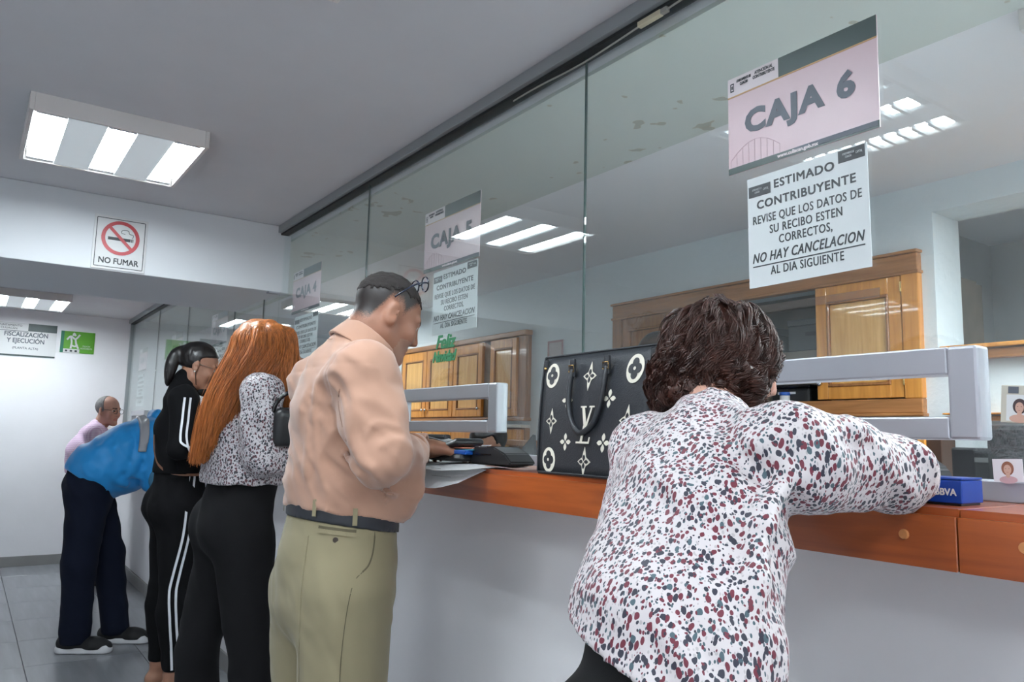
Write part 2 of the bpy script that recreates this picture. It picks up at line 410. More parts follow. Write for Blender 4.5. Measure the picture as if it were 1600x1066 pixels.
def ribbon(name, pts, F, dr, width, m, parent, off=.002, k=6, th=.0012):
    """a flat band laid on the surface of F along pts, found by walking along dr"""
    P = [Vector(F.snap(p, dr)) for p in smooth_path(pts, k)]
    bm = bmesh.new(); D = Vector(unit(dr)); prev = None
    for i, p in enumerate(P):
        t = (P[min(i+1, len(P)-1)]-P[max(i-1, 0)]).normalized()
        g = np.array([F((np.array(p)+e)[None], .05)[0]-F((np.array(p)-e)[None], .05)[0] for e in np.eye(3)*.003]); n = Vector(unit(g))
        s = t.cross(n).normalized()
        a = [bm.verts.new(p+n*off-s*width/2), bm.verts.new(p+n*(off+th)-s*width/2), bm.verts.new(p+n*(off+th)+s*width/2), bm.verts.new(p+n*off+s*width/2)]
        if prev:
            for q in range(4): bm.faces.new((prev[q], prev[(q+1) % 4], a[(q+1) % 4], a[q]))
        prev = a
    bmesh.ops.recalc_face_normals(bm, faces=bm.faces)
    return wlink(name, bm, m, parent)
def wlink(name, bm, m, parent, smooth=False):
    """link a mesh given in world coordinates under a thing"""
    o = link(name, bm, m, parent, smooth); fixp(o, parent); return o
def fixp(o, parent):
    o.parent = parent
    r = parent
    while r.parent is not None: r = r.parent
    # parts have their origin at the world origin; cancel the root's translation once
    o.matrix_parent_inverse = Matrix.Translation(-Vector(r.location)) if parent is r else Matrix.Identity(4)
    return o

# ---- anatomy
def add_head(F, c, fr, s=1., mouth=0., male=True):
    r, f, u = fr
    def P(x, y, z): return np.array(c)+s*(x*r+y*f+z*u)
    F.ell(P(0, -.012, .036), (.075*s, .096*s, .084*s), fr, .02)
    F.ell(P(0, .028, -.028), (.060*s, .066*s, .082*s), fr, .03)
    F.cap(P(-.046, .0, -.062), P(-.014, .068, -.1), .022*s, .018*s, .025)
    F.cap(P(.046, .0, -.062), P(.014, .068, -.1), .022*s, .018*s, .025)
    F.ell(P(0, .072, -.098), (.024*s, .02*s, .018*s), fr, .02)
    for q in (-1, 1):
        F.ell(P(q*.036, .062, -.028), (.024*s, .024*s, .024*s), fr, .02)
        F.cap(P(q*.010, .088, .026), P(q*.046, .074, .024), .009*s, .007*s, .012)
        F.ell(P(q*.031, .098, .004), (.015*s, .014*s, .011*s), fr, .012, 's')
        F.ell(P(q*.031, .0755, .004), (.0135*s, .0125*s, .0125*s), fr, .002)
        F.cap(P(q*.018, .0875, .0095), P(q*.043, .082, .0085), .0026*s, None, .003)
    F.cap(P(0, .086, .016), P(0, .108, -.026), .0075*s, .0115*s, .012)
    for q in (-1, 1): F.ell(P(q*.0115, .098, -.032), (.008*s, .010*s, .0075*s), fr, .006)
    F.ell(P(0, .088, -.061), (.024*s, .0115*s, .0055*s), fr, .006)
    F.ell(P(0, .086, -.071), (.021*s, .0115*s, .0065*s), fr, .006)
    F.ell(P(0, .1, -.0662), (.025*s, .010*s, .0016*s), fr, .004, 's')
    for q in (-1, 1):
        e = np.array([unit(r*1-f*.35*q*0+q*-.0*f), f, u]); e2 = np.array([unit(q*r+(-.45)*f), unit(f+q*.45*r), u])
        F.ell(P(q*.078, -.012, -.006), (.0075*s, .019*s, .032*s), e2, .008)
        F.ell(P(q*.0855, -.006, -.002), (.005*s, .011*s, .021*s), e2, .004, 's')
        F.ell(P(q*.077, -.002, -.028), (.008*s, .010*s, .012*s), e2, .006)
    return P
def head_mats(c, fr, s, beard=False, lips=True):
    """material index by place on the head: 0 skin, 1 lips, 2 brow hair, 3 eye white, 4 iris, 5 shaded stubble"""
    def fn(p):
        q = (p-np.array(c))@fr.T/s; x, y, z = np.abs(q[:, 0]), q[:, 1], q[:, 2]; m = np.zeros(len(p))
        if lips: m[(x < .022) & (y > .084) & (z < -.0565) & (z > -.0775)] = 1
        m[(x > .012) & (x < .048) & (y > .07) & (z > .020+.10*(x-.01)*0) & (z < .031)] = 2
        e = ((x-.031)**2+((z-.004)*1.5)**2 < .0122**2) & (y > .078)
        m[e] = 3; m[e & ((x-.031)**2+(z-.004)**2 < .006**2)] = 4
        if beard: m[(y > .0) & (z < -.045) & (z > -.13) & (m == 0) & (x < .06) & (y > .03)] = 5
        return m
    return fn
def add_hand(F, w, dr, up, side, s=1., curl=(25, 35, 30), spread=.12, thumb_in=.3, k=.006):
    """w wrist, dr forearm direction, up back-of-hand normal, side +1 thumb towards cross(dr, up)"""
    d = unit(dr); u = unit(np.array(up)-d*(np.array(up)@d)); t = np.cross(d, u)*side
    w = np.array(w)
    F.cap(w-d*.03, w+d*.02, .027*s, .026*s, .02, u, .75)
    F.ell(w+d*.05*s, (.045*s, .040*s, .016*s), np.array([d, t, u]), .015)
    F.ell(w+d*.045*s+t*.02*s-u*.006*s, (.036*s, .018*s, .014*s), np.array([d, t, u]), .012)
    for i, (o, L) in enumerate(((.030, .95), (.010, 1.06), (-.010, 1.0), (-.029, .8))):
        a = w+d*(.085-.004*abs(i-1))*s+t*o*s; dd = unit(d+t*spread*(1.2-i)); ang = 0
        F.cap(w+d*.04*s+t*o*.8*s, a, .010*s, .0098*s, .008)
        for j, (l, r) in enumerate(((.042, .0092), (.026, .0083), (.022, .0075))):
            ang += math.radians(curl[j]); q = dd*math.cos(ang)-u*math.sin(ang); b = a+q*l*L*s
            F.cap(a, b, r*1.04*s, r*.94*s, k); a = b
    a = w+d*.018*s+t*.028*s-u*.006*s; q = unit(d*.75+t*(.75-thumb_in)-u*.25)
    b = a+q*.045*s; F.cap(a, b, .0135*s, .011*s, .012); c2 = unit(d+t*(.25-thumb_in)-u*.2); c3 = b+c2*.03*s
    F.cap(b, c3, .0108*s, .0095*s, .005); F.cap(c3, c3+unit(d-t*.1-u*.2)*.024*s, .0095*s, .008*s, .005)
def bare_foot(F, ank, dr, s=1.):
    a = np.array(ank, float); d = unit([dr[0], dr[1], 0]); g = np.array([a[0], a[1], 0])
    F.cap(a, g+vv(0, 0, .045)*s, .034*s, .032*s, .03); F.cap(g-d*.03*s+vv(0, 0, .03*s), g+d*.12*s+vv(0, 0, .022*s), .030*s, .026*s, .03)
    t = np.cross(d, [0, 0, 1])
    for i in range(5):
        o = (-.026+.013*i)*s; F.cap(g+d*.11*s+t*o+vv(0, 0, .018), g+d*(.165-.009*i)*s+t*o+vv(0, 0, .010), .011*s, .0075*s, .008)
SK = {}
def skin(name, col, var=.06):
    return mat(name, col, rough=.5, var=var, vscale=25, bump=.15, bscale=180, sss=.12, bdist=.0008)
def cropped(name, base, col=(.018, .013, .012)):
    """skin whose 'fade' attribute grows a shadow of short cropped hair"""
    m = skin(name, base); nt = m.node_tree; L = nt.links; b = nt.nodes['Principled BSDF']
    src = b.inputs['Base Color'].links[0].from_socket
    at = nt.nodes.new('ShaderNodeAttribute'); at.attribute_name = 'fade'; n = nt.nodes.new('ShaderNodeTexNoise'); n.inputs['Scale'].default_value = 420; n.inputs['Detail'].default_value = 3
    tc = nt.nodes.new('ShaderNodeTexCoord'); L.new(tc.outputs['Object'], n.inputs[0])
    a = nt.nodes.new('ShaderNodeMath'); a.operation = 'MULTIPLY_ADD'; a.inputs[1].default_value = 1.6; L.new(at.outputs['Fac'], a.inputs[0])
    s_ = nt.nodes.new('ShaderNodeMath'); s_.operation = 'MULTIPLY_ADD'; s_.inputs[1].default_value = 1.6; s_.inputs[2].default_value = -1.05; L.new(n.outputs[0], s_.inputs[0]); L.new(s_.outputs[0], a.inputs[2]); a.use_clamp = True
    mi = nt.nodes.new('ShaderNodeMix'); mi.data_type = 'RGBA'; L.new(a.outputs[0], mi.inputs[0]); L.new(src, mi.inputs[6]); mi.inputs[7].default_value = (*col, 1); L.new(mi.outputs[2], b.inputs['Base Color'])
    return m
lip_m = mat('lip_skin', (.36, .13, .10), rough=.45)
brow_m = mat('brow_hair', (.03, .02, .016), rough=.8)
eyew = mat('eye_white', (.6, .58, .55), rough=.2)
iris = mat('dark_iris', (.02, .012, .008), rough=.1)
def strands(paths, rad, n=3):
    """many thin tapered strands -> (verts, faces) quads; paths: (S, K, 3)"""
    P = np.asarray(paths, float); Sn, Kn, _ = P.shape
    T = np.gradient(P, axis=1); T /= np.linalg.norm(T, axis=2, keepdims=True)+1e-9
    ref = np.array([.31, .17, .93]); A = np.cross(T, ref); A /= np.linalg.norm(A, axis=2, keepdims=True)+1e-9; Bn = np.cross(T, A)
    tp = np.linspace(1, .25, Kn)**.6; r = (np.asarray(rad).reshape(-1, 1)*tp[None])[..., None]
    rings = np.stack([P+r*(math.cos(2*math.pi*k/n)*A+math.sin(2*math.pi*k/n)*Bn) for k in range(n)], 2)
    idx = np.arange(Sn*Kn*n).reshape(Sn, Kn, n); a = idx[:, :-1]; b = idx[:, 1:]
    f = np.stack([a, np.roll(a, -1, 2), np.roll(b, -1, 2), b], -1).reshape(-1, 4)
    return rings.reshape(-1, 3), f
def joined(name, parts, m, parent):
    vs, fs, n = [], [], 0
    for v, f in parts: vs.append(v); fs.append(f+n); n += len(v)
    o = np_mesh(name, np.concatenate(vs), np.concatenate(fs), m); return fixp(o, parent)
def shoe(parent, ank, dr, up_m, sole_m, L=.28, label=None, mark=None):
    a = np.array(ank, float); d = unit([dr[0], dr[1], 0]); t = np.cross(d, [0, 0, 1]); g = np.array([a[0], a[1], 0])-d*.055
    h0 = g-d*.0; U = Field()
    U.cap(h0+vv(0, 0, .055), h0+d*.03+vv(0, 0, .062), .040, .040, .02)
    U.cap(h0+d*.03+vv(0, 0, .05), h0+d*(L-.10)+vv(0, 0, .040), .044, .040, .03, t, 1.0)
    U.cap(h0+d*(L-.12)+vv(0, 0, .036), h0+d*(L-.055)+vv(0, 0, .030), .042, .030, .03, t, 1.12)
    U.cap(h0+d*.045+vv(0, 0, .07), h0+d*.05+vv(0, 0, .10), .040, .037, .02)
    U.cut(lambda p, q: np.maximum(q, .024-p[:, 2]))
    o = sdf_obj('shoe', U, .005, up_m); fixp(o, parent)
    W = Field(); W.cap(h0+vv(0, 0, .018), h0+d*.1+vv(0, 0, .018), .044, .038, .03); W.cap(h0+d*.1+vv(0, 0, .018), h0+d*(L-.07)+vv(0, 0, .02), .038, .046, .03)
    W.cut(lambda p, q: np.maximum(np.maximum(q, p[:, 2]-.034-.02*np.clip(((p-h0)@d-.19)/.06, 0, 1)), .002-p[:, 2]))
    s2 = sdf_obj('sole', W, .005, sole_m); fixp(s2, o)
    return o
# ================================================================== THE SETTING
XB, XE, YL, YG, YW, YD = -8.38, 1.9, -1.75, 1.28, 1.24, 2.93     # back wall, near end, left wall, glass, low wall, office back wall
CZ, OZ, CT = 2.31, 2.25, 1.172                                    # ceiling, office ceiling, counter top
def sbox(name, *a, bev=0):
    return struct(box(name, *a, bev=bev))
fl = sbox('floor', XB-.1, XE+.1, YL-.1, 4.4, -.12, -.006, grout)
me_t = {}
ix = [-4.91-.587*k for k in range(-12, 7)]; ix = sorted(ix)
iy = [-1.87+.56*k for k in range(0, 6)]
nt_ = 0
for i in range(len(ix)-1):
    for j in range(len(iy)):
        x0, x1 = max(ix[i], XB), min(ix[i+1], XE); y0, y1 = max(iy[j], YL), min(iy[j]+.56, YW)
        if x1-x0 < .03 or y1-y0 < .03: continue
        k = (round(x1-x0, 3), round(y1-y0, 3))
        if k not in me_t:
            bm = bmesh.new(); bx(bm, .0015, k[0]-.0015, .0015, k[1]-.0015, -.008, 0, .0012, 1)
            me = bpy.data.meshes.new('floor_tile'); bm.to_mesh(me); bm.free(); me.materials.append(tile_m); me_t[k] = me
        o = bpy.data.objects.new('floor_tile', me_t[k]); C.objects.link(o); o.location = (x0, y0, 0); o.parent = fl; nt_ += 1
sbox('ceiling', XB-.1, XE+.1, YL-.1, YG+.04, CZ, CZ+.12, ceil_w)
sbox('ceiling_office', XB-.1, XE+.1, YG+.04, 4.4, OZ, OZ+.16, mat('office_ceiling_paint', (.84, .84, .87), rough=.8))
sbox('wall_back', XB-.12, XB, YL-.1, 4.4, -.1, CZ+.1, wall_w)
sbox('wall_left', XB, XE, YL-.12, YL, -.1, CZ+.1, wall_w)
sbox('wall_near', XE, XE+.12, YL-.1, 4.4, -.1, CZ+.1, wall_w)
sbox('wall_counter', XB, XE, YW, YW+.12, 0, CT-.03, wall_w)
sbox('baseboard_back', XB, XB+.012, YL, YW-.012, 0, .088, base_g, bev=.002)
sbox('baseboard_right', XB, XE, YW-.012, YW, 0, .088, base_g, bev=.002)
sbox('baseboard_left', XB, XE, YL, YL+.012, 0, .088, base_g, bev=.002)
sbox('beam', -4.76, -3.92, YL, YG+.035, 1.962, CZ, beam_w, bev=.003)
# soffit strip over the office side of the glass, its paint blistered and stained by damp
def stain_mat():
    m = mat('stained_soffit_paint', (.60, .64, .60), rough=.7)
    nt = m.node_tree; L = nt.links; b = nt.nodes['Principled BSDF']; tc = nt.nodes.new('ShaderNodeTexCoord')
    n = nt.nodes.new('ShaderNodeTexNoise'); n.inputs['Scale'].default_value = 13; n.inputs['Detail'].default_value = 2; L.new(tc.outputs['Object'], n.inputs[0])
    n2 = nt.nodes.new('ShaderNodeTexNoise'); n2.inputs['Scale'].default_value = 1.9; n2.inputs['Detail'].default_value = 1; L.new(tc.outputs['Object'], n2.inputs[0])
    a = nt.nodes.new('ShaderNodeMath'); a.operation = 'MULTIPLY_ADD'; a.inputs[1].default_value = .55; L.new(n2.outputs[0], a.inputs[0]); L.new(n.outputs[0], a.inputs[2])
    r = nt.nodes.new('ShaderNodeValToRGB'); e = r.color_ramp.elements; e[0].position = .945; e[0].color = (.60, .64, .60, 1); e[1].position = .98; e[1].color = (.42, .39, .31, 1)
    x = e.new(.955); x.color = (.50, .47, .38, 1); x2 = e.new(.995) ; x2.color = (.42, .42, .36, 1)
    L.new(a.outputs[0], r.inputs[0]); L.new(r.outputs[0], b.inputs['Base Color'])
    bp = nt.nodes.new('ShaderNodeBump'); bp.inputs['Strength'].default_value = .4; bp.inputs['Distance'].default_value = .003; L.new(r.outputs[0], bp.inputs['Height']); L.new(bp.outputs[0], b.inputs['Normal'])
    return m
sbox('trim_1', XB, XE, YG+.04, 1.87, OZ-.012, OZ, stain_mat())
# office back wall with an opening at the right end of the picture
OX0, OX1, OZ0, OZ1 = -1.437, .9, 1.60, 2.135
wb = bmesh.new()
HX0, HX1, HZ0, HZ1 = -3.13, -1.54, 1.42, 1.93
bx(wb, XB, HX0, YD, YD+.2, -.1, OZ+.1); bx(wb, HX1, OX0, YD, YD+.2, -.1, OZ+.1); bx(wb, HX0, HX1, YD, YD+.2, -.1, HZ0); bx(wb, HX0, HX1, YD, YD+.2, HZ1, OZ+.1); bx(wb, OX0, XE, YD, YD+.2, -.1, OZ0); bx(wb, OX0, XE, YD, YD+.2, OZ1, OZ+.1); bx(wb, OX1, XE, YD, YD+.2, OZ0, OZ1)
rough_w = mat('rough_office_plaster', (.74, .80, .82), rough=.7, bump=.6, bscale=28, bdist=.006)
struct(link('wall_office', wb, rough_w))
sbox('wall_beyond', OX0-.3, XE, 4.1, 4.2, -.1, OZ+.1, mat('mid_grey_wall', (.42, .43, .43), rough=.7, var=.03))  # plain grey wall past the opening
sbox('wall_reveal', OX0-.4, OX0-.3, YD+.2, 4.1, -.1, OZ+.1, MATS['mid_grey_wall'])
# pier between the beam end and the glass
sbox('trim_2', -3.965, -3.921, YG-.065, YG-.006, 1.955, CZ-.02, alu_w, bev=.003)

# ---- glazing: panes with speaking slots, head track, joints
SL = [(-2.522, -1.875), (-1.19, -.560), (-3.62, -3.0), (-5.25, -4.62), (-6.6, -5.95), (-7.95, -7.3), (.15, .8)]
FZ0, FZ1 = 1.262, 1.408
joints = [XB+.02, -7.05, -5.97, -4.76, -4.2, -2.877, -1.514, -.15, 1.2, XE]
def pane(name, x0, x1, z1):
    bm = bmesh.new(); hs = [(max(a+.02, x0), min(b-.02, x1)) for a, b in SL if b-.02 > x0 and a+.02 < x1]; hs.sort()
    zb = CT+.03; Y0, Y1 = YG-.003, YG+.003
    cells = []; x = x0
    for a, b in hs:
        if a > x+1e-3: cells.append((x, a, zb, z1))
        cells.append((a, b, FZ1-.02, z1)); x = b
    if x1 > x+1e-3: cells.append((x, x1, zb, z1))
    for a, b, z0, z in cells: bx(bm, a, b, Y0, Y1, z0, z)
    bmesh.ops.remove_doubles(bm, verts=bm.verts, dist=1e-5)
    # drop the inner walls left between neighbouring boxes so that no line shows inside the pane
    fs = {}
    for f in bm.faces: fs.setdefault(tuple(sorted(v.index for v in f.verts)), []).append(f)
    bad = []
    ins = [c[0] for c in cells[1:]]
    for f in bm.faces:
        xs = [v.co.x for v in f.verts]
        if max(xs)-min(xs) < 1e-6 and any(abs(xs[0]-q) < 1e-4 for q in ins) and max(v.co.z for v in f.verts) > FZ1: bad.append(f)
    bmesh.ops.delete(bm, geom=bad, context='FACES_ONLY')
    return struct(link(name, bm, glass))
for i in range(len(joints)-1):
    a, b = joints[i], joints[i+1]
    z = 1.962 if a >= -4.77 and b <= -3.9 else CZ-.045
    if (a, b) == (-4.2, -2.877):
        pane('window_pane', -4.198, -3.95, 1.962); pane('window_pane', -3.95, b-.002, CZ-.045); continue
    pane('window_pane', a+.002, b-.002, z)
for x in joints[1:-1]:
    z = 1.962 if -4.8 < x < -3.9 else CZ-.045
    sbox('window_joint', x-.0016, x+.0016, YG-.0032, YG+.0032, CT+.03, z, mat('dark_glass_edge', (.03, .06, .055), rough=.5, spec=.2))
for a, b in ((-3.92, XE), (XB, -4.76)):
    sbox('window_track', a, b, YG-.035, YG+.03, CZ-.038, CZ, alu_d, bev=.002)
    sbox('window_gasket', a, b, YG-.02, YG+.02, CZ-.047, CZ-.038, black_r)
sbox('window_sill', XB, XE, YG-.02, YG+.025, CT, CT+.031, alu_w, bev=.002)
sbox('window_post', XB, XB+.028, YG-.02, YG+.025, CT+.031, CZ-.038, alu_d, bev=.002)

# ---- counter ledge: joined lengths of varnished timber with plugged screws
seams = [-8.38, -6.3, -4.4, -2.9, -1.62+.0, -.50, 1.9]
seams = [-8.38, -6.3, -4.4, -2.55, -.497, 1.9]
ct = thing('service_counter', 'long orange-brown varnished wooden counter ledge under the glass screen', 'counter', (0, 1.14, CT-.078))
for a, b in zip(seams, seams[1:]):
    bm = bmesh.new(); bx(bm, a+.0008, b-.0008, -.10, .135, 0, .078)
    e = [e for e in bm.edges if abs(e.verts[0].co.y+.10) < 1e-4 and abs(e.verts[1].co.y+.10) < 1e-4 and e.verts[0].co.z > .07 and e.verts[1].co.z > .07]
    bmesh.ops.bevel(bm, geom=e, offset=.010, segments=4, affect='EDGES')
    e = [e for e in bm.edges if e.calc_length() > .05 and abs(e.verts[0].co.x-e.verts[1].co.x) < 1e-5]
    bmesh.ops.bevel(bm, geom=e, offset=.0012, segments=1, affect='EDGES')
    link('counter_length', bm, counter_w, ct)
plug = mat('pale_wood_plug', (.50, .20, .07), rough=.4)
for x in (-.565, -.42, -3.2, -2.0, .6):
    bm = bmesh.new(); cyl(bm, (x, -.1, .04), (x, -.1035, .04), .007, .0058, 14); link('screw_plug', bm, plug, ct)

# ---- aluminium frames of the speaking slots
def slot_frame(a, b, m, label):
    t = thing('slot_frame', label, 'frame', ((a+b)/2, YG, FZ0), group='metal frames of the speaking slots'); W = (b-a)/2; H = FZ1-FZ0; y0, y1 = -.021, .021
    box('top_rail', -W+.045, W-.045, y0, y1, H-.044, H, m, t, .003)
    box('bottom_rail', -W+.045, W-.045, y0, y1, 0, .036, m, t, .003)
    box('side_rail', -W, -W+.046, y0, y1, 0, H, m, t, .005); box('side_rail', W-.046, W, y0, y1, 0, H, m, t, .005)
    return t
lab = {0: 'brushed metal slot frame in front of the man in the tan shirt', 1: 'large pale metal slot frame right of the brown-haired woman', 2: 'slot frame in the glass hidden behind the tan-shirted man',
       3: 'slot frame beside the woman in the black tracksuit', 4: 'slot frame beyond the man in the blue jacket', 5: 'farthest slot frame, nearest the back wall', 6: 'slot frame past the right edge of the picture'}
for i, (a, b) in enumerate(SL[:6]): slot_frame(a, b, alu if i != 1 else alu_w, lab[i])

# ---- ceiling lamps
def lamp(x, y, label, wx=.58, wy=.55, zt=CZ, louvre=False, seen=True):
    t = thing('ceiling_lamp', label, 'lamp', (x, y, zt), group='fluorescent ceiling lamps'); hx, hy, d = wx/2, wy/2, .06
    bm = bmesh.new()
    bx(bm, -hx, hx, -hy, -hy+.014, -d, 0, .002); bx(bm, -hx, hx, hy-.014, hy, -d, 0, .002)
    bx(bm, -hx, -hx+.014, -hy+.014, hy-.014, -d, 0, .002); bx(bm, hx-.014, hx, -hy+.014, hy-.014, -d, 0, .002); bx(bm, -hx+.014, hx-.014, -hy+.014, hy-.014, -.012, 0)
    link('housing', bm, lamp_w, t)
    tw = (wy-.028)/5; ys = [-hy+.014+tw*(k+.5) for k in range(5)]
    for k in (1, 3): box('blank_panel', -hx+.014, hx-.014, ys[k]-tw*.56, ys[k]+tw*.56, -d+.004, -d+.009, lamp_p, t)
    for k in (0, 2, 4):
        r = box('reflector', -hx+.014, hx-.014, ys[k]-tw*.44, ys[k]+tw*.44, -.03, -.014, refl_m, t)
        for sx in (-1, 1): box('reflector_end', sx*(hx-.03)-.012, sx*(hx-.03)+.012, ys[k]-tw*.42, ys[k]+tw*.42, -d+.006, -.03, refl_m, r)
        box('tube', -hx+.05, hx-.05, ys[k]-tw*.36, ys[k]+tw*.36, -d+.008, -d+.022, tube_m, t, .006)
        if louvre:
            for q in range(9):
                xx = -hx+.09+q*(wx-.18)/8
                box('louvre_blade', xx-.006, xx+.006, ys[k]-tw*.43, ys[k]+tw*.43, -d-.006, -d+.006, refl_m, r)
    return t
lamp(-3.11, .355, 'square three-tube ceiling lamp above the no-smoking sign')
lamp(-1.36, .355, 'ceiling lamp cut off by the top edge of the picture', louvre=True)
lamp(.9, .36, 'ceiling lamp over the camera side of the hall')
lamp(-.55, -1.15, 'unseen ceiling lamp added behind the camera to fill the low wall')  # added fill lamp, out of view, brightens the low wall
lamp(.9, -1.15, 'second unseen fill lamp added along the left wall, farther behind the camera')  # another added fill lamp, also out of view
lamp(-7.48, .36, 'ceiling lamp over the far end of the hall, near the back wall', wx=.70, wy=.54)
lamp(-.42, 2.15, 'unseen ceiling lamp added inside the office to light the large cupboard', zt=OZ)  # added just out of view to light the large cupboard
lamp(1.0, 2.15, 'second unseen ceiling lamp added to brighten the office', zt=OZ)  # added out of view for more office light
lamp(.02, 1.62, 'unseen lamp added close above the glass screen to brighten the office', zt=OZ)  # added out of view to lift the office's bounced light
lamp(-.40, 2.72, 'unseen lamp added against the office back wall to brighten the office', zt=OZ)  # added out of view, extra light for the office
lamp(-5.6, 2.2, 'ceiling lamp added deep inside the office to brighten the four-panel cupboard', zt=OZ)  # added to brighten the cupboards on the left

# ---- prints and signs
def fzx(x0, x1, z0, z1, t, m, name, y=-.0012, th=.0006, parent=None):
    return box(name, x0, x1, y-th, y, z0, z1, m, parent or t)
def caja(x0, x1, z0, z1, num, label, detail=True, dy=.0055):
    W, H = x1-x0, z1-z0
    t = thing('counter_sign', label, 'sign', ((x0+x1)/2, YG+dy, (z0+z1)/2), group='window number signs'); w, h = W/2, H/2
    box('sheet', -w, w, -.001, .001, -h, h, pink, t)
    p = t
    fzx(-w, -.12*W, h-.19*H, h, t, pinkw, 'header_panel'); fzx(-.12*W, w, h-.19*H, h, t, inkg, 'header_band')
    fzx(-w, w, h-.205*H, h-.19*H, t, gold, 'gold_line')
    fzx(-w, w, -h, -h+.065*H, t, inkg, 'footer_band'); fzx(-.02*W, w*.98, -h+.004, -h+.065*H, t, inkgrey, 'footer_panel', y=-.0019)
    text('number_lettering', num, .31*H, 0, -.0022, -.03*H, inkgrey, t, heavy=.0032, fit=.74*W, space=1.14)
    if detail:
        text('header_lettering', 'ATENCIÓN AL\nCONTRIBUYENTE', .045*H, -.225*W, -.0022, h-.065*H, ink, t, offset=.0002, fit=.16*W)
        text('header_lettering', 'AYUNTAMIENTO DE\nCULIACÁN', .04*H, -.375*W, -.0022, h-.07*H, ink, t, offset=.0002, fit=.11*W)
        bm = bmesh.new(); a = -.465*W; b = h-.10*H; k = .028*W
        for q in ((a-k*.5, a+k*.5, b+k*.75, b+k), (a-k*.5, a-k*.32, b-k*.7, b+k*.75), (a+k*.32, a+k*.5, b-k*.7, b+k*.75), (a-k*.5, a+k*.5, b-k, b-k*.7), (a-k*.18, a+k*.18, b-k*.4, b+k*.4)):
            bx(bm, q[0], q[1], -.0022, -.0018, q[2], q[3])
        link('crest', bm, ink, t)
        text('web_lettering', 'www.culiacan.gob.mx', .048*H, .0*W, -.0026, -h+.034*H, pinkw, t, offset=.0004, fit=.27*W)
        bm = bmesh.new()                                   # pale line drawing of a bridge in the print
        for q in range(9):
            xx = -w*.96+q*.045*W; hh = .17*H*math.sin(math.pi*(q+.4)/9)+.05*H
            tube_mesh(bm, [(xx, -.0014, -h+.07*H), (xx, -.0014, -h+.07*H+hh)], .0005, 4); 
            if q: tube_mesh(bm, [(xx-.045*W, -.0014, pz), (xx, -.0014, -h+.07*H+hh)], .0006, 4)
            pz = -h+.07*H+hh
        link('bridge_drawing', bm, faint, t)
    return t
Z0, Z1 = 1.812, 2.022
caja(-1.040, -.708, 1.808, 2.019, 'CAJA 6', 'pink window sign reading CAJA 6 on the glass', dy=-.0042)
caja(-2.396, -2.032, 1.815, 2.032, 'CAJA 5', 'pink window sign reading CAJA 5 with lamp glare across it')
caja(-3.757, -3.388, 1.826, 2.036, 'CAJA 4', 'pink window sign reading CAJA 4 left of the tan-shirted man')
caja(-5.312, -4.93, 1.788, 2.0, 'CAJA 3', 'pink window sign reading CAJA 3 above the black-haired woman')
caja(-6.52, -6.15, 1.768, 1.98, 'CAJA 2', 'pink window sign reading CAJA 2 behind the black-haired woman', False)
caja(-7.89, -7.52, 1.766, 1.976, 'CAJA 1', 'pink window sign reading CAJA 1 nearest the back wall', False)
def notice(x0, x1, z0, z1, label, detail=True, rot=0, dy=.0055):
    W, H = x1-x0, z1-z0
    t = thing('paper_notice', label, 'notice', ((x0+x1)/2, YG+dy, (z0+z1)/2), (0, math.radians(rot), 0), group='printed notices below the window signs'); w, h = W/2, H/2
    box('sheet', -w, w, -.0006, .0006, -h, h, paper_b, t)
    zs = [.385, .235, .10, -.01, -.115, -.245, -.375]
    L = [('ESTIMADO', .50, .0012, 0), ('CONTRIBUYENTE', .82, .0012, 0), ('REVISE QUE LOS DATOS DE', .90, .0005, 0), ('SU RECIBO ESTEN', .60, .0005, 0), ('CORRECTOS,', .44, .0005, 0), ('NO HAY CANCELACION', .92, .0008, .28), ('AL DIA SIGUIENTE', .6, .0005, 0)]
    for (s, f, o, sh), z in zip(L, zs):
        text('notice_lettering', s, .105*H if sh == 0 else .12*H, 0, -.001, z*H, ink, t, offset=o*.4*(W/.26), space=1.1, shear=sh, fit=f*W, ext=.0003)
    fzx(-.46*W, .46*W, -.32*H, -.31*H, t, ink, 'underline', y=-.0008)
    for s, zz in ((-1, .37), (1, .44)):
        b = fzx(s*.385*W-.10*W, s*.385*W+.10*W, (zz-.05)*H, (zz+.05)*H, t, ink, 'logo_strip', y=-.0008)
        if detail: text('logo_lettering', 'AYUNTAMIENTO DE\nCULIACÁN', .026*H, s*.385*W-.02*W, -.0022, zz*H, paper_b, b, fit=.09*W)
        if detail: text('logo_lettering', 'CAPITAL', .03*H, s*.385*W+.06*W, -.0022, zz*H, paper_b, b, fit=.05*W)
    return t
notice(-.993, -.733, 1.560, 1.788, 'large white notice ESTIMADO CONTRIBUYENTE nearest the camera, right of the woman with curly hair', rot=-.6, dy=-.0042)
notice(-2.322, -2.038, 1.588, 1.808, 'white ESTIMADO CONTRIBUYENTE notice directly above the green glitter greeting', rot=-.5)
notice(-3.705, -3.395, 1.600, 1.808, 'white notice on the glass between the red-haired woman and the tan-shirted man', False)
notice(-5.28, -4.95, 1.56, 1.77, 'white notice on the glass in front of the black-haired woman, beside her face', False)
notice(-6.5, -6.2, 1.53, 1.75, 'small white notice above the shoulder of the bent man in blue', False)
notice(-7.88, -7.56, 1.45, 1.74, 'farthest small white notice, beside the grey corner post', False)
# green glitter greeting
t = thing('glitter_greeting', 'green glitter Feliz Navidad lettering stuck to the glass', 'decoration', (-2.205, YG-.006, 1.53))
text('greeting_word', 'Feliz', .062, .0, 0, .026, felizg, t, offset=.0016, shear=.35, ext=.001, fit=.125)
text('greeting_word', 'Navidad', .05, -.006, 0, -.022, felizg, t, offset=.0016, shear=.35, ext=.001, fit=.15)
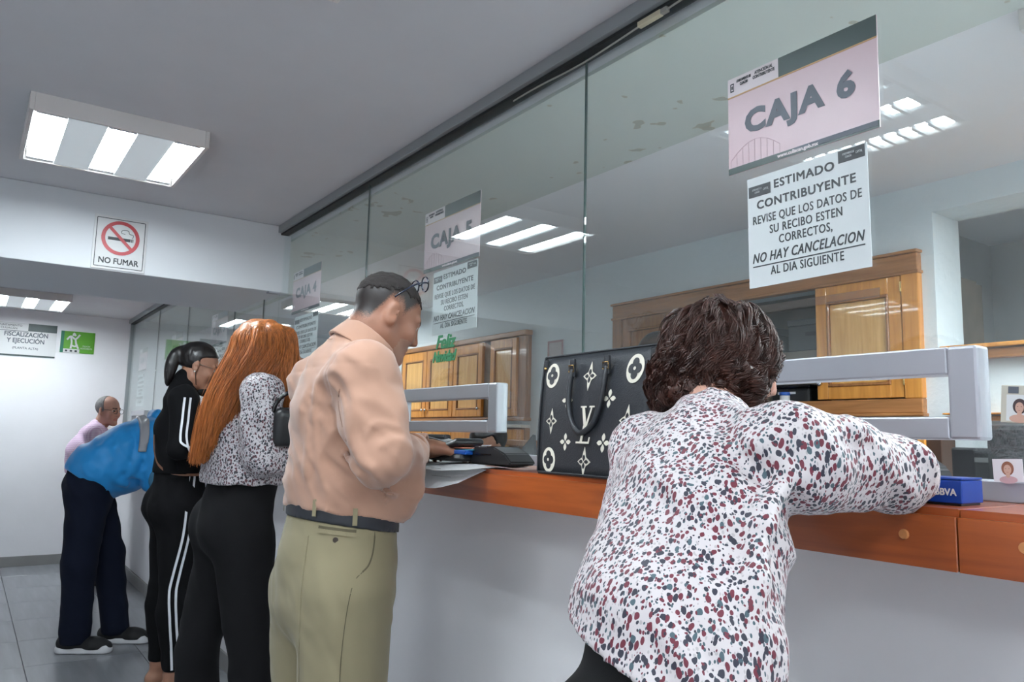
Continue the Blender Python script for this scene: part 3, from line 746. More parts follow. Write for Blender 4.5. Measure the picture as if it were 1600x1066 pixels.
# strip of old tape and the little cable clamp at the head of the glass
bm = bmesh.new(); bx(bm, -1.03, -.72, YG-.0042, YG-.0034, 1.506, 1.522)
for v in bm.verts: v.co.z += .012*(v.co.x+.87)*.3
tag(link('adhesive_tape', bm, tape_m), 'strip of old clear tape across the glass above the large slot frame', 'tape')
cb = thing('cable', 'thin grey cable with a pale connector along the top of the glass', 'cable', (0, YG+.02, 0))
cb.location = (-1.24, YG-.03, 2.245)
cm = mat('grey_cable', (.30, .29, .26), rough=.6); cn = mat('yellowed_connector', (.55, .50, .36), rough=.5)
tube('wire', smooth_path([(-.60, .02, .012), (-.45, 0, -.004), (-.25, 0, -.012), (-.04, 0, -.002)], 5), .0025, cm, cb)
tube('wire', smooth_path([(.04, 0, .0), (.2, 0, .006), (.4, .02, .02)], 5), .0025, cm, cb)
box('connector', -.045, .03, -.007, .007, -.007, .007, cn, cb, .002); box('plug', .03, .05, -.006, .006, -.006, .006, cm, cb, .001)

# no-smoking sign on the beam (faces +X): local x runs along +Y, y points into the wall
def wall_thing(name, label, cat, x, y, z, group=None):
    return thing(name, label, cat, (x, y, z), (0, 0, math.pi/2), group)
t = wall_thing('no_smoking_sign', 'white NO FUMAR sign with a red crossed-out cigarette on the beam', 'sign', -3.92+.002, .516, 2.092)
W, H = .112, .125
box('plate', -W, W, -.004, .0015, -H, H, white, t, .002)
bm = bmesh.new(); r = .012
for a, b, c, d in ((-W+.012, W-.012, H-.014, H-.011), (-W+.012, W-.012, -H+.011, -H+.014), (-W+.010, -W+.013, -H+.013, H-.013), (W-.013, W-.010, -H+.013, H-.013)): bx(bm, a, b, -.0052, -.0042, c, d)
link('border', bm, ink, t)
bm = bmesh.new(); n = 40; R1, R0, zc = .080, .064, .026
for i in range(n):
    a, b = 2*math.pi*i/n, 2*math.pi*(i+1)/n
    poly(bm, [(R0*math.cos(a), zc+R0*math.sin(a)), (R1*math.cos(a), zc+R1*math.sin(a)), (R1*math.cos(b), zc+R1*math.sin(b)), (R0*math.cos(b), zc+R0*math.sin(b))], .0005, Matrix.Translation((0, -.0062, 0)))
c, s = .7071, .7071
poly(bm, [(-.066*c-.007*s, zc+.066*s-.007*c), (-.066*c+.007*s, zc+.066*s+.007*c), (.066*c+.007*s, zc-.066*s+.007*c), (.066*c-.007*s, zc-.066*s-.007*c)], .0005, Matrix.Translation((0, -.0066, 0)))
link('red_ring', bm, red, t)
bm = bmesh.new(); bx(bm, -.052, .042, -.0055, -.0048, zc-.012, zc+.002); bx(bm, .045, .049, -.0055, -.0048, zc-.012, zc+.002); bx(bm, .051, .054, -.0055, -.0048, zc-.012, zc+.002)
tube_mesh(bm, smooth_path([(.050, -.005, zc+.005), (.052, -.005, zc+.022), (.036, -.005, zc+.026), (.030, -.005, zc+.040), (.006, -.005, zc+.038), (.002, -.005, zc+.026), (.018, -.005, zc+.022)], 4), .0013, 5)
link('cigarette_picture', bm, ink, t)
text('sign_lettering', 'NO FUMAR', .038, 0, -.0055, -.085, ink, t, offset=.0008, fit=.165)
# far wall: department sign and green poster
t = wall_thing('department_sign', 'wide white FISCALIZACIÓN Y EJECUCIÓN sign on the back wall', 'sign', XB+.004, .34, 2.03)
box('sheet', -.30, .30, -.003, .0015, -.15, .155, white, t)
fzx(.07, .30, .085, .155, t, dgreen if False else inkg, 'header_band', y=-.003); fzx(-.30, .30, -.15, -.135, t, inkg, 'footer_band', y=-.003)
fzx(-.30, .07, .078, .083, t, inkgrey, 'header_line', y=-.003)
text('sign_lettering', 'AYUNTAMIENTO\nCULIACÁN', .026, -.08, -.0045, .115, ink, t, fit=.2)
text('sign_lettering', 'FISCALIZACIÓN\nY EJECUCIÓN', .058, .06, -.0045, .02, inkgrey, t, offset=.001, fit=.34)
text('sign_lettering', '(PLANTA ALTA)', .028, .06, -.0045, -.075, inkgrey, t, offset=.0004, fit=.2)
t = wall_thing('green_poster', 'green poster with a white figure emblem on the back wall', 'poster', XB+.004, .817, 2.046)
box('sheet', -.142, .142, -.003, .0015, -.102, .102, green, t); fzx(-.142, -.115, -.102, .102, t, dgreen, 'side_strip', y=-.003); fzx(-.115, .02, -.102, -.065, t, white, 'logo_strip', y=-.003)
bm = bmesh.new()
for P in ([(-.09, 0, .02), (-.06, 0, .055), (-.02, 0, .03), (.015, 0, .075)], [(-.06, 0, .05), (-.05, 0, 0), (-.055, 0, -.06)], [(-.02, 0, .03), (-.01, 0, -.02), (.01, 0, -.06)], [(-.05, 0, -.03), (-.02, 0, -.04), (.0, 0, -.02)], [(-.04, 0, .06), (-.035, 0, .085), (-.02, 0, .06)]):
    tube_mesh(bm, [(a, -.0035, c) for a, b, c in smooth_path(P, 4)], .008, 6)
for v in bm.verts: v.co.y = -.0035+(v.co.y+.0035)*.08
link('figure_emblem', bm, white, t)
text('poster_lettering', 'CULIACÁN\nAYUNTAMIENTO', .022, .075, -.0045, -.045, white, t, fit=.1)
for q in range(3): fzx(-.1+q*.04, -.08+q*.04, -.092, -.075, t, ink, 'logo_mark', y=-.0038)
# ================================================================== OFFICE BEHIND THE GLASS
def panel_door(name, x0, x1, z0, z1, parent, y=0., knob=None, m=cab_w, rail=.045, dark=cab_d):
    """raised-panel door, front face at y (facing -Y)"""
    bm = bmesh.new()
    bx(bm, x0, x0+rail, y, y+.022, z0, z1, .002, 1); bx(bm, x1-rail, x1, y, y+.022, z0, z1, .002, 1)
    bx(bm, x0+rail, x1-rail, y, y+.022, z0, z0+rail, .002, 1); bx(bm, x0+rail, x1-rail, y, y+.022, z1-rail*1.3, z1, .002, 1)
    d = link(name, bm, m, parent)
    a, b, c, e = x0+rail, x1-rail, z0+rail, z1-rail*1.3
    bm = bmesh.new(); w = .012
    for q in ((a, b, c, c+w), (a, b, e-w, e), (a, a+w, c+w, e-w), (b-w, b, c+w, e-w)): bx(bm, q[0], q[1], y-.004, y+.018, q[2], q[3], .003, 1)
    link('moulding', bm, dark, d)
    box('door_panel', a+w, b-w, y+.006, y+.02, c+w, e-w, cab_p if m is cab_w else m, d, .004)
    if knob:
        bm = bmesh.new(); bmesh.ops.create_uvsphere(bm, u_segments=12, v_segments=8, radius=.011, matrix=Matrix.Translation((knob[0], y-.016, knob[1]))); cyl(bm, (knob[0], y, knob[1]), (knob[0], y-.012, knob[1]), .005, n=8)
        link('knob', bm, chrome, d, True)
    return d
# large wall cupboard, its middle open
t = thing('wall_cupboard', 'large honey-wood wall cupboard with an open dark middle, right of the glass joint', 'cupboard', (-2.335, YD, 1.375))
X = lambda v: v+2.335
Zc = lambda v: v-1.375
for n, a, b, z0, z1, mm in (('top_rail', -3.184, -1.486, 1.915, 1.985, cab_h), ('bottom_rail', -3.184, -1.486, 1.375, 1.43, cab_h), ('side_stile', -3.184, -3.115, 1.43, 1.915, cab_d), ('side_stile', -1.553, -1.486, 1.43, 1.915, cab_w)):
    o = box(n, X(a), X(b), -.03, .015, Zc(z0), Zc(z1), mm, t, .004)
for z0, z1, y in ((1.985, 1.997, -.042), (1.362, 1.375, -.042), (1.905, 1.918, -.036)): box('cornice' if z0 > 1.5 else 'ledge_moulding', X(-3.19), X(-1.48), y, .01, Zc(z0), Zc(z1), cab_h, t, .004)
bm = bmesh.new(); x0, x1, z0, z1, d = X(HX0)-.005, X(HX1)+.005, Zc(HZ0)-.005, Zc(HZ1)+.005, .55
bx(bm, x0, x1, d-.02, d, z0, z1); bx(bm, x0, x1, .016, d, z0-.02, z0); bx(bm, x0, x1, .016, d, z1, z1+.02); bx(bm, x0-.02, x0, .016, d, z0, z1); bx(bm, x1, x1+.02, .016, d, z0, z1)
link('carcass', bm, dark_in, t)
panel_door('door', X(-3.11), X(-2.75), Zc(1.435), Zc(1.905), t, -.02, None, cab_d)  # same honey wood as the right door, shade put into the darker colour
panel_door('door', X(-1.925), X(-1.558), Zc(1.435), Zc(1.905), t, -.024, (X(-1.905), Zc(1.50)), cab_w, .05)
for z in (1.50, 1.86): bx_ = box('hinge', X(-1.556), X(-1.548), -.034, -.022, Zc(z-.02), Zc(z+.02), brass, t, .001)
grey_box = mat('grey_brown_carton', (.36, .31, .24), rough=.8, var=.12); dk_box = mat('dark_file_box', (.09, .09, .095), rough=.6)
def carton(x0, x1, y0, y1, z0, z1, m, label, rz=0):
    t = thing('storage_box', label, 'box', ((x0+x1)/2, (y0+y1)/2, z0), (0, 0, math.radians(rz)), 'boxes inside the open wall cupboard'); w, d, h = (x1-x0)/2, (y1-y0)/2, z1-z0
    box('box_body', -w, w, -d, d, 0, h*.8, m, t, .003); box('lid', -w-.003, w+.003, -d-.003, d+.003, h*.8, h, m, t, .003); box('hand_hole', -.03, .03, -d-.001, -d+.002, h*.45, h*.58, blackp, t)
    return t
zb = 1.4155
carton(-2.60, -2.33, 3.10, 3.36, zb, zb+.21, grey_box, 'grey-brown carton left inside the open cupboard', 3)
carton(-2.29, -1.98, 3.2, 3.42, zb, zb+.27, grey_box, 'grey-brown carton right inside the open cupboard', -2)
carton(-2.62, -2.36, 3.12, 3.36, zb+.211, zb+.40, dk_box, 'dark file box on top of the left carton in the cupboard', -2)
carton(-2.27, -2.03, 3.2, 3.4, zb+.271, zb+.42, dk_box, 'dark file box on top of the right carton in the cupboard', 3)
p = thing('desk_printer', 'small black printer on the cupboard shelf beside the open door', 'printer', (-2.09, 3.03, zb))
box('body', -.10, .10, -.08, .09, 0, .075, blackp, p, .012); box('lid', -.098, .098, -.075, .08, .075, .092, blackg, p, .008); box('tray', -.07, .07, -.11, -.08, .008, .016, blackp, p, .003)
box('indicator', -.06, -.03, -.082, -.079, .05, .06, white, p); box('indicator', .0, .03, -.082, -.079, .05, .06, white, p)
p = thing('plastic_jar', 'small white jar with a blue band in front of the black printer', 'jar', (-2.105, 2.90-.0, 1.4155)); p.location = (-2.11, 2.944-.0, 1.432)
lathe('jar_body', [(.020, 0), (.022, .003), (.022, .025), (.020, .028)], white, p); lathe('jar_lid', [(.023, .028), (.024, .03), (.024, .04), (.022, .042)], mat('blue_plastic', (.02, .10, .42), rough=.35), p)
# row of closed cupboards further left
t = thing('wall_cupboard', 'honey-wood cupboard with four raised panels behind the tan-shirted man', 'cupboard', (-4.85, YD, 1.3))
X = lambda v: v+4.85
Zc = lambda v: v-1.3
box('carcass', X(-5.73), X(-3.972), -.03, .0, Zc(1.37), Zc(1.90), cab_d, t, .003)
box('top_rail', X(-5.74), X(-3.962), -.06, 0, Zc(1.90), Zc(1.935), cab_h, t, .006)
box('bottom_rail', X(-5.74), X(-3.962), -.06, 0, Zc(1.355), Zc(1.375), cab_h, t, .004)
box('side_stile', X(-4.055), X(-3.972), -.045, -.03, Zc(1.375), Zc(1.90), cab_d, t, .003)
for i, (a, b) in enumerate(((-5.66, -5.265), (-5.255, -4.865), (-4.855, -4.475))):
    panel_door('door', X(a), X(b), Zc(1.385), Zc(1.892), t, -.053, (X(b-.02) if i != 1 else X(a+.02), Zc(1.44)), cab_w, .05)
box('gap_shade', X(-4.47), X(-4.365), -.031, -.029, Zc(1.38), Zc(1.895), dark_in, t)  # dark strip stands in for the shade beside the ajar door
panel_door('door', X(-4.36), X(-4.06), Zc(1.385), Zc(1.892), t, -.06, (X(-4.345), Zc(1.5)), cab_w, .045)
t = thing('base_cupboard', 'lower wooden cupboard under the four-panel wall cupboard', 'cupboard', (-4.85, YD-.001, 0))
box('worktop', -.89, .885, -.075, 0, 1.31, 1.33, mat('pale_edge_strip', (.72, .66, .58), rough=.4), t, .003)
box('carcass', -.88, .878, -.04, 0, 0.08, 1.31, cab_d, t, .003); box('plinth', -.87, .87, -.03, 0, 0, .08, cab_d, t)
for a in (-.87, -.43, .005, .44): panel_door('door', a, a+.428, .95 if a > .3 else .1, 1.30, t, -.062, None, cab_w, .05)
panel_door('door', .44, .868, .1, .94, t, -.062, None, cab_w, .05)
# wooden dado shelf and rails on the office wall
sh = thing('wall_shelf', 'narrow wooden shelf on the grey office wall right of the cupboards', 'shelf', (-3.55, YD-.16, 1.2)); box('shelf_board', -.40, .42, -.14, .16, .0, .035, cab_h, sh, .004)
for a in (-.3, .3): box('bracket', a-.012, a+.012, -.08, .16, -.12, 0, cab_d, sh, .002)
def rail(z0, z1, label, x0=-1.40, x1=.9, y0=-.05):
    t = thing('wooden_rail', label, 'rail', ((x0+x1)/2, YD, z0)); w = (x1-x0)/2
    box('rail_board', -w, w, y0, .0, 0, (z1-z0)*.62, cab_h, t, .004); box('rail_cap', -w, w, y0-.02, .02, (z1-z0)*.62+.004, z1-z0, cab_w, t, .004); return t
rail(1.562, 1.612, 'wooden sill of the office wall opening above the pale wall', y0=-.05)
rail(1.345, 1.372, 'lower wooden rail across the pale office wall at the right edge')
t = thing('reflection_panel', 'small pale square with a faint red rim standing in for a reflection above the handbag', 'notice', (-3.72, YD-.004, 1.76))  # a reflection modelled as a solid pale square with a red rim
box('reflection_sheet', -.075, .075, -.003, .003, -.085, .085, mat('pale_reflection', (.55, .50, .50), rough=.6), t)
for a in ((-.075, .075, .073, .085), (-.075, .075, -.085, -.073), (-.075, -.063, -.073, .073), (.063, .075, -.073, .073)): box('reflection_rim', a[0], a[1], -.006, -.003, a[2], a[3], mat('faint_red_reflection', (.42, .25, .25), rough=.6), t)
# narrow wooden posts and dark cabinet seen below the large slot frame
t = thing('side_cabinet', 'narrow wooden cabinet side seen under the large slot frame', 'cabinet', (-1.46, YD, 0))
box('carcass', -.09, .07, -.10, 0, 0, 1.34, mat('dark_walnut', (.06, .03, .018), rough=.5), t, .003)
for a in (-.085, -.05, -.008): box('stile', a, a+.026, -.115, -.1, .02, 1.335, cab_w, t, .003)
# desk along the office side of the screen with equipment
dk = thing('teller_desk', 'long grey teller desk on the office side of the glass', 'desk', (-2.4, 1.645, 0))
desk_m = mat('grey_laminate', (.60, .61, .62), rough=.5)
box('desk_top', -3.4, 3.9, -.26, .26, 1.04, 1.075, desk_m, dk, .004)
for a in (-3.35, -1.6, .2, 2.0, 3.8): box('desk_leg', a-.02, a+.02, -.24, .24, 0, 1.04, desk_m, dk)
def monitor(x, y, z, w, h, rz, label, m=blackp):
    t = thing('computer_monitor', label, 'monitor', (x, y, z), (0, 0, math.radians(rz)))
    box('stand_base', -.1, .1, -.07, .07, 0, .012, m, t, .004); box('stand_neck', -.02, .02, .0, .02, .012, .10, m, t, .003)
    box('back_shell', -w/2, w/2, -.035, .0, .055, .055+h, m, t, .01); box('screen', -w/2+.012, w/2-.012, .0, .004, .067, .043+h, blackg, t); return t
monitor(-2.93, 1.60, 1.075, .42, .125, 4, 'black monitor back behind the hands of the tan-shirted man')
monitor(-.52, 1.62, 1.075, .36, .165, -2, 'dark monitor back at the right edge below the pale wall')
t = thing('document_tray', 'black box file behind the glass under the large slot frame', 'box file', (-.80, 1.84, 1.075)); box('box_body', -.07, .07, -.03, .03, 0, .176, blackp, t, .005); box('label_strip', -.02, .03, -.032, -.03, .145, .155, mat('grey_label', (.12, .12, .12)), t)
t = thing('tablet_stand', 'black angled device stand beyond the glass, left of the handbag', 'stand', (-2.07, 1.52, 1.075))
box('base', -.06, .06, -.05, .05, 0, .012, blackp, t, .004)
bm = bmesh.new(); bx(bm, -.09, .09, -.006, .006, 0, .15, .003); bmesh.ops.transform(bm, matrix=Matrix.Rotation(math.radians(-38), 4, 'Y') @ Matrix.Rotation(math.radians(-20), 4, 'X'), verts=bm.verts); bmesh.ops.translate(bm, verts=bm.verts, vec=(-.02, .0, .02)); link('plate', bm, blackg, t)
def sheet(name, w, d, label, loc, rot, curl=.0, m=None, lines=0, group=None, fold=None, dk=.3):
    nx, ny = 10, 14; bm = bmesh.new(); g = []
    for i in range(nx+1):
        row = []
        for j in range(ny+1):
            u, v = i/nx-.5, j/ny-.5; z = curl*(4*v*v*(1 if v > 0 else .2)+1.2*u*u)+.0015*math.sin(9*u+5*v)
            if fold and v < fold: z -= (fold-v)*d*dk*(1+.3*math.sin(5*u+1))
            row.append(bm.verts.new((u*w, v*d, z)))
        g.append(row)
    for i in range(nx):
        for j in range(ny): bm.faces.new((g[i][j], g[i+1][j], g[i+1][j+1], g[i][j+1]))
    r = bmesh.ops.solidify(bm, geom=bm.faces[:], thickness=.0004)
    if lines:
        for q in range(lines):
            v = -.4+.8*q/lines; a, b = (-.4, .4 if q % 3 else .1)
            j = int((v+.5)*ny); z = g[5][max(0, min(ny, j))].co.z+.0009
            bx(bm, a*w, b*w, v*d-.0012, v*d+.0012, z, z+.0003)
            bm.faces.ensure_lookup_table()
            for f in bm.faces[-6:]: f.material_index = 1
    o = link(name, bm, [m or paper, inkgrey], None, False); o.location = loc; o.rotation_euler = [math.radians(a) for a in rot]
    tag(o, label, 'paper', group); return o
gp = 'papers handled at the man\'s window'
sheet('paper_sheet', .20, .15, 'white paper held up beyond the slot, behind the man\'s hand', (-2.36, 1.42, 1.222), (-8, 6, 20), .015, group=gp)
sheet('paper_sheet', .22, .15, 'second white paper just below it beyond the slot', (-2.30, 1.40, 1.206), (-6, 4, -8), .012, group=gp)
sheet('paper_sheet', .17, .20, 'white receipt lying under the tan-shirted man\'s hand', (-1.86, 1.08, CT+.004), (0, 0, 30), .012, group=gp)
sheet('paper_sheet', .30, .22, 'printed paper hanging over the counter edge, lowest of the pile', (-1.75, 1.055, CT+.003), (0, 0, 7), .0, lines=7, fold=-.06, group=gp, dk=.42)
sheet('paper_sheet', .34, .20, 'upper white paper sticking out over the counter edge', (-1.745, 1.06, CT+.006), (0, 0, 4), .001, lines=5, fold=-.10, group=gp, dk=.12)
sheet('paper_sheet', .26, .10, 'flat leaflet on the counter between the black cases and the handbag', (-1.53, 1.115, CT+.004), (0, 0, 8), .004, m=mat('pinkish_leaflet', (.62, .42, .36), rough=.5), group=gp)
sheet('paper_sheet', .22, .12, 'pale blue form on the counter beside the black handbag', (-1.49, 1.19, CT+.004), (0, 0, 3), .003, m=paper_b, group=gp)

# ================================================================== THINGS ON THE COUNTER
# zip case lying open, blue inside
t = thing('zip_case', 'black zip case lying open with blue lining on the papers', 'case', (-1.800, 1.092, CT+.012), (0, 0, math.radians(8)))
U = Field(); U.ell((0, 0, .012), (.082, .052, .016), None); o = None
bm = bmesh.new(); bx(bm, -.078, .07, -.048, .048, 0, .020, .010, 3); link('lower_shell', bm, blackp, t, True)
bm = bmesh.new(); bx(bm, -.078, .055, -.048, .048, 0, .020, .010, 3)
bmesh.ops.transform(bm, matrix=Matrix.Translation((-.0, 0, .03)) @ Matrix.Rotation(math.radians(-14), 4, 'Y') @ Matrix.Translation((.0, 0, 0)), verts=bm.verts); link('upper_shell', bm, blackp, t, True)
blue_l = mat('blue_lining', (.01, .09, .42), rough=.35)
box('lining', .01, .078, -.042, .042, .018, .030, blue_l, t, .003); box('card', .015, .085, -.03, .03, .030, .0325, mat('cyan_card', (.05, .32, .45), rough=.3), t); box('card', -.0, .06, -.035, .02, .034, .0365, mat('orange_card', (.55, .2, .12), rough=.3), t)
tube('zip', smooth_path([(-.078, -.04, .021), (-.08, 0, .021), (-.078, .04, .021), (0, .049, .021)], 4), .002, blackg, t, 6)
# black card reader lying on its side
t = thing('card_reader', 'black wedge-shaped card reader lying beside the open zip case', 'card reader', (-1.652, 1.13, CT+.009), (0, 0, math.radians(3)))
t.scale = (.84, .9, .95)
bm = bmesh.new(); pr = [(-.10, .0), (-.085, .044), (.02, .046), (.075, .030), (.105, .008), (.10, 0)]
f = [bm.verts.new((x, -.045, z)) for x, z in pr]; b = [bm.verts.new((x, .045, z)) for x, z in pr]; bm.faces.new(f); bm.faces.new(b[::-1])
for i in range(6): bm.faces.new((f[i], b[i], b[(i+1) % 6], f[(i+1) % 6]))
bmesh.ops.recalc_face_normals(bm, faces=bm.faces); bmesh.ops.bevel(bm, geom=bm.edges[:], offset=.004, segments=2, affect='EDGES'); link('body', bm, blackp, t, False)
box('ridge', -.07, .01, -.0475, -.045, .024, .027, blackg, t); box('screen', -.07, .0, -.03, .03, .0455, .047, blackg, t)
# open payment terminal near the blue box
t = thing('payment_terminal', 'black payment terminal with a green key behind the blue box', 'card reader', (-.625, 1.165, CT), (0, 0, math.radians(-6)))
bm = bmesh.new(); pr = [(-.06, 0), (-.06, .066), (.012, .070), (.045, .048), (.062, .012), (.06, 0)]
f = [bm.verts.new((x, -.035, z)) for x, z in pr]; b = [bm.verts.new((x, .035, z)) for x, z in pr]; bm.faces.new(f); bm.faces.new(b[::-1])
for i in range(6): bm.faces.new((f[i], b[i], b[(i+1) % 6], f[(i+1) % 6]))
bmesh.ops.recalc_face_normals(bm, faces=bm.faces); bmesh.ops.bevel(bm, geom=bm.edges[:], offset=.004, segments=2, affect='EDGES'); link('body', bm, blackp, t)
box('green_key', -.015, .022, -.0375, -.0355, .040, .054, mat('green_key', (.10, .45, .05), rough=.4), t, .001); box('paper_roll_cover', -.055, .01, -.03, .03, .0705, .074, mat('grey_plastic', (.35, .36, .37), rough=.3), t, .002)
# blue pin-pad box reading BBVA
t = thing('blue_box', 'royal blue box with white BBVA lettering beside the woman\'s elbow', 'box', (-.574, 1.135, CT), (0, 0, 0))
navy = mat('royal_blue_card', (.004, .045, .30), rough=.3)
box('box_body', -.055, .055, -.03, .03, .003, .034, navy, t, .0015); box('box_foot', -.052, .052, -.027, .027, 0, .003, blackp, t); box('lid', -.055, .055, -.03, .03, .0345, .0375, navy, t, .001)
text('brand_lettering', 'BBVA', .013, .034, -.0308, .0175, white, t, offset=.0003, fit=.028)
# prints stuck on the glass at the right edge
def portrait(t, w, h, hair, skinm, shirt, y):
    def disc(n, cx, cz, rx, rz, m, dy):
        bm = bmesh.new(); poly(bm, [(cx+rx*math.cos(2*math.pi*k/20), cz+rz*math.sin(2*math.pi*k/20)) for k in range(20)], .0002, Matrix.Translation((0, y-dy, 0))); link(n, bm, m, t)
    disc('printed_hair', 0, .08*h, .26*w, .30*h, hair, .0002); disc('printed_shirt', 0, -.40*h, .38*w, .16*h, shirt, .0004); disc('printed_neck', 0, -.2*h, .09*w, .12*h, skinm, .0006); disc('printed_face', 0, .03*h, .16*w, .21*h, skinm, .0008)
    for s in (-1, 1): disc('printed_eye', s*.07*w, .07*h, .022*w, .012*h, ink, .001)
    disc('printed_mouth', 0, -.08*h, .045*w, .01*h, MATS['lip_skin'], .001)
skp = mat('printed_skin', (.52, .33, .26), rough=.5); hp = mat('printed_dark_hair', (.05, .03, .035), rough=.5); hb = mat('printed_brown_hair', (.25, .10, .06), rough=.5)
t = thing('identity_card', 'old photo card stuck on the glass beside the large slot frame', 'photo', (-.5, YG-.006, 1.315), (0, math.radians(4), 0))
box('card_sheet', -.036, .036, -.001, .001, -.028, .028, mat('yellowed_card', (.50, .49, .42), rough=.4), t, .001); box('photo_ground', -.028, .008, -.0014, -.0010, -.025, .014, paper_b, t); box('card_stamp', -.026, -.012, -.0016, -.0010, .016, .026, inkgrey, t)
q = thing('tmp', 'x', 'x'); bpy.data.objects.remove(q)
sub = bpy.data.objects.new('portrait_print', None); C.objects.link(sub); sub.parent = t; sub.location = (-.010, 0, -.006); portrait(sub, .036, .038, hp, skp, skp, -.0015)
t = thing('small_portrait', 'small portrait photo of a woman standing on the metal sill', 'photo', (-.522, YG-.0285, 1.219), (0, math.radians(-2), 0))
box('photo_sheet', -.020, .020, -.0006, .0006, -.0165, .0165, mat('pale_photo', (.66, .64, .68), rough=.4), t); portrait(t, .032, .034, hb, skp, mat('printed_rose_shirt', (.5, .32, .35), rough=.5), -.0008)

# ---- black leather tote bag with cream emblems
leather = mat('black_grained_leather', (.020, .023, .029), rough=.45, bump=.7, bscale=330, bdist=.0012)
cream = mat('cream_emboss', (.72, .68, .58), rough=.5, bump=.2, bscale=300, bdist=.0005)
redl = mat('red_lining', (.5, .01, .015), rough=.5)
BW, BH, BD = .375, .262, .135
bag = thing('leather_tote_bag', 'black leather tote bag with cream monogram flowers standing on the counter', 'handbag', (-1.232, 1.112, CT), (0, 0, math.radians(-2)))
def bagpt(u, v, d):                 # u -1..1 across, v 0..1 up, d depth 0 front..1 back
    w = BW/2*(.90+.10*v)-.012*(1-v)**3; z = BH*v; pinch = (.42+.58*(1-v)**.8)
    return Vector((u*w, -BD/2*pinch*(1-2*d)-.004*math.sin(math.pi*v)*(1-u*u)*(1-2*d), z))
def bagslab(n1, f, u0, u1, v0, v1):
    pass
bm = bmesh.new(); N1, N2 = 16, 12
def gridface(fn, a, b):
    g = [[bm.verts.new(fn(i/a, j/b)) for j in range(b+1)] for i in range(a+1)]
    for i in range(a):
        for j in range(b): bm.faces.new((g[i][j], g[i+1][j], g[i+1][j+1], g[i][j+1]))
gridface(lambda s, v: bagpt(2*s-1, v, 0), N1, N2); gridface(lambda s, v: bagpt(1-2*s, v, 1), N1, N2)
gridface(lambda s, v: bagpt(1, v, s), 6, N2); gridface(lambda s, v: bagpt(-1, v, 1-s), 6, N2); gridface(lambda s, d: bagpt(2*s-1, 0, 1-d), N1, 4)
bmesh.ops.remove_doubles(bm, verts=bm.verts, dist=1e-5); bmesh.ops.recalc_face_normals(bm, faces=bm.faces)
r = bmesh.ops.solidify(bm, geom=bm.faces[:], thickness=.004)
o = link('bag_body', bm, [leather, redl], bag, True)
for p in o.data.polygons:
    pass
bm = bmesh.new()
for s in (-1, 1): tube_mesh(bm, [bagpt(s, v, 0)+Vector((0, -.001, 0)) for v in np.linspace(.02, 1, 14)], .0022, 6)
tube_mesh(bm, [bagpt(u, 1, 0)+Vector((0, 0, .0)) for u in np.linspace(-1, 1, 12)], .0024, 6); tube_mesh(bm, [bagpt(u, .0, 0)+Vector((0, 0, .004)) for u in np.linspace(-1, 1, 12)], .0026, 6)
link('piping', bm, leather, bag, True)
bm = bmesh.new()
for q in range(2): tube_mesh(bm, [bagpt(1, 1, s)+Vector((0, 0, -.002-.006*q)) for s in np.linspace(.05, .95, 8)], .0025, 6)
tube_mesh(bm, [bagpt(u, 1, .12)+Vector((0, 0, -.004)) for u in np.linspace(-.98, .98, 12)], .003, 6); tube_mesh(bm, [bagpt(u, 1, .88)+Vector((0, 0, -.002)) for u in np.linspace(-.98, .98, 12)], .003, 6)
link('red_edge', bm, redl, bag, True)
def emb(name, polys, cu, cv, s=1., m=cream, lift=.0012):
    """flat emblem laid on the front of the bag, centred at (cu, cv)"""
    bm = bmesh.new(); base = bagpt(cu, cv, 0); up = (bagpt(cu, min(1, cv+.05), 0)-bagpt(cu, cv-.05 if cv > .05 else cv, 0)).normalized(); rt = Vector((1, 0, 0)); n = rt.cross(up).normalized()
    T = Matrix.Identity(4)
    for i in range(3): T[i][0] = rt[i]; T[i][1] = -n[i]; T[i][2] = up[i]; T[i][3] = (base+n*lift)[i]
    for P in polys: poly(bm, [(x*s, z*s) for x, z in P], .0008, T)
    bmesh.ops.recalc_face_normals(bm, faces=bm.faces); return link(name, bm, m, bag)
def petal4(R, wd, rot=0, tip=True, n=5):
    out = []
    for k in range(4):
        a = rot+k*math.pi/2; ca, sa = math.cos(a), math.sin(a); pts = [(0.10*R, 0)]
        for i in range(1, n): t = i/n; pts.append((R*(.1+.9*t), -wd*math.sin(math.pi*t**(1.1 if tip else .7))))
        pts.append((R, 0))
        for i in range(n-1, 0, -1): t = i/n; pts.append((R*(.1+.9*t), wd*math.sin(math.pi*t**(1.1 if tip else .7))))
        out.append([(x*ca-y*sa, x*sa+y*ca) for x, y in pts])
    return out
def circ(r, n=16, cx=0, cz=0, az=1.): return [(cx+r*math.cos(2*math.pi*k/n), cz+az*r*math.sin(2*math.pi*k/n)) for k in range(n)]
def diamond(R, c=.42, n=5):
    """four-pointed star with concave sides"""
    out = []
    for k in range(4):
        a0 = math.pi/2*k
        for i in range(n):
            t = i/n; r = R*(1-(1-c)*math.sin(math.pi*t)**.8); a = a0+t*math.pi/2; out.append((r*math.cos(a)*.82, r*math.sin(a)*1.18))
    return out
for cu, cv, s in ((-.79, .83, 1), (.70, .83, 1.05), (-.74, .12, .95), (.72, .12, 1)):
    emb('roundel', [circ(.024, 24, az=1.18)], cu, cv, s); emb('roundel_flower', [circ(.0088, 12, .0095*math.cos(a), .0115*math.sin(a), 1.1) for a in (0, math.pi/2, math.pi, 3*math.pi/2)], cu, cv, s, leather, .0022); emb('roundel_centre', [circ(.0035, 10)], cu, cv, s, cream, .0032)
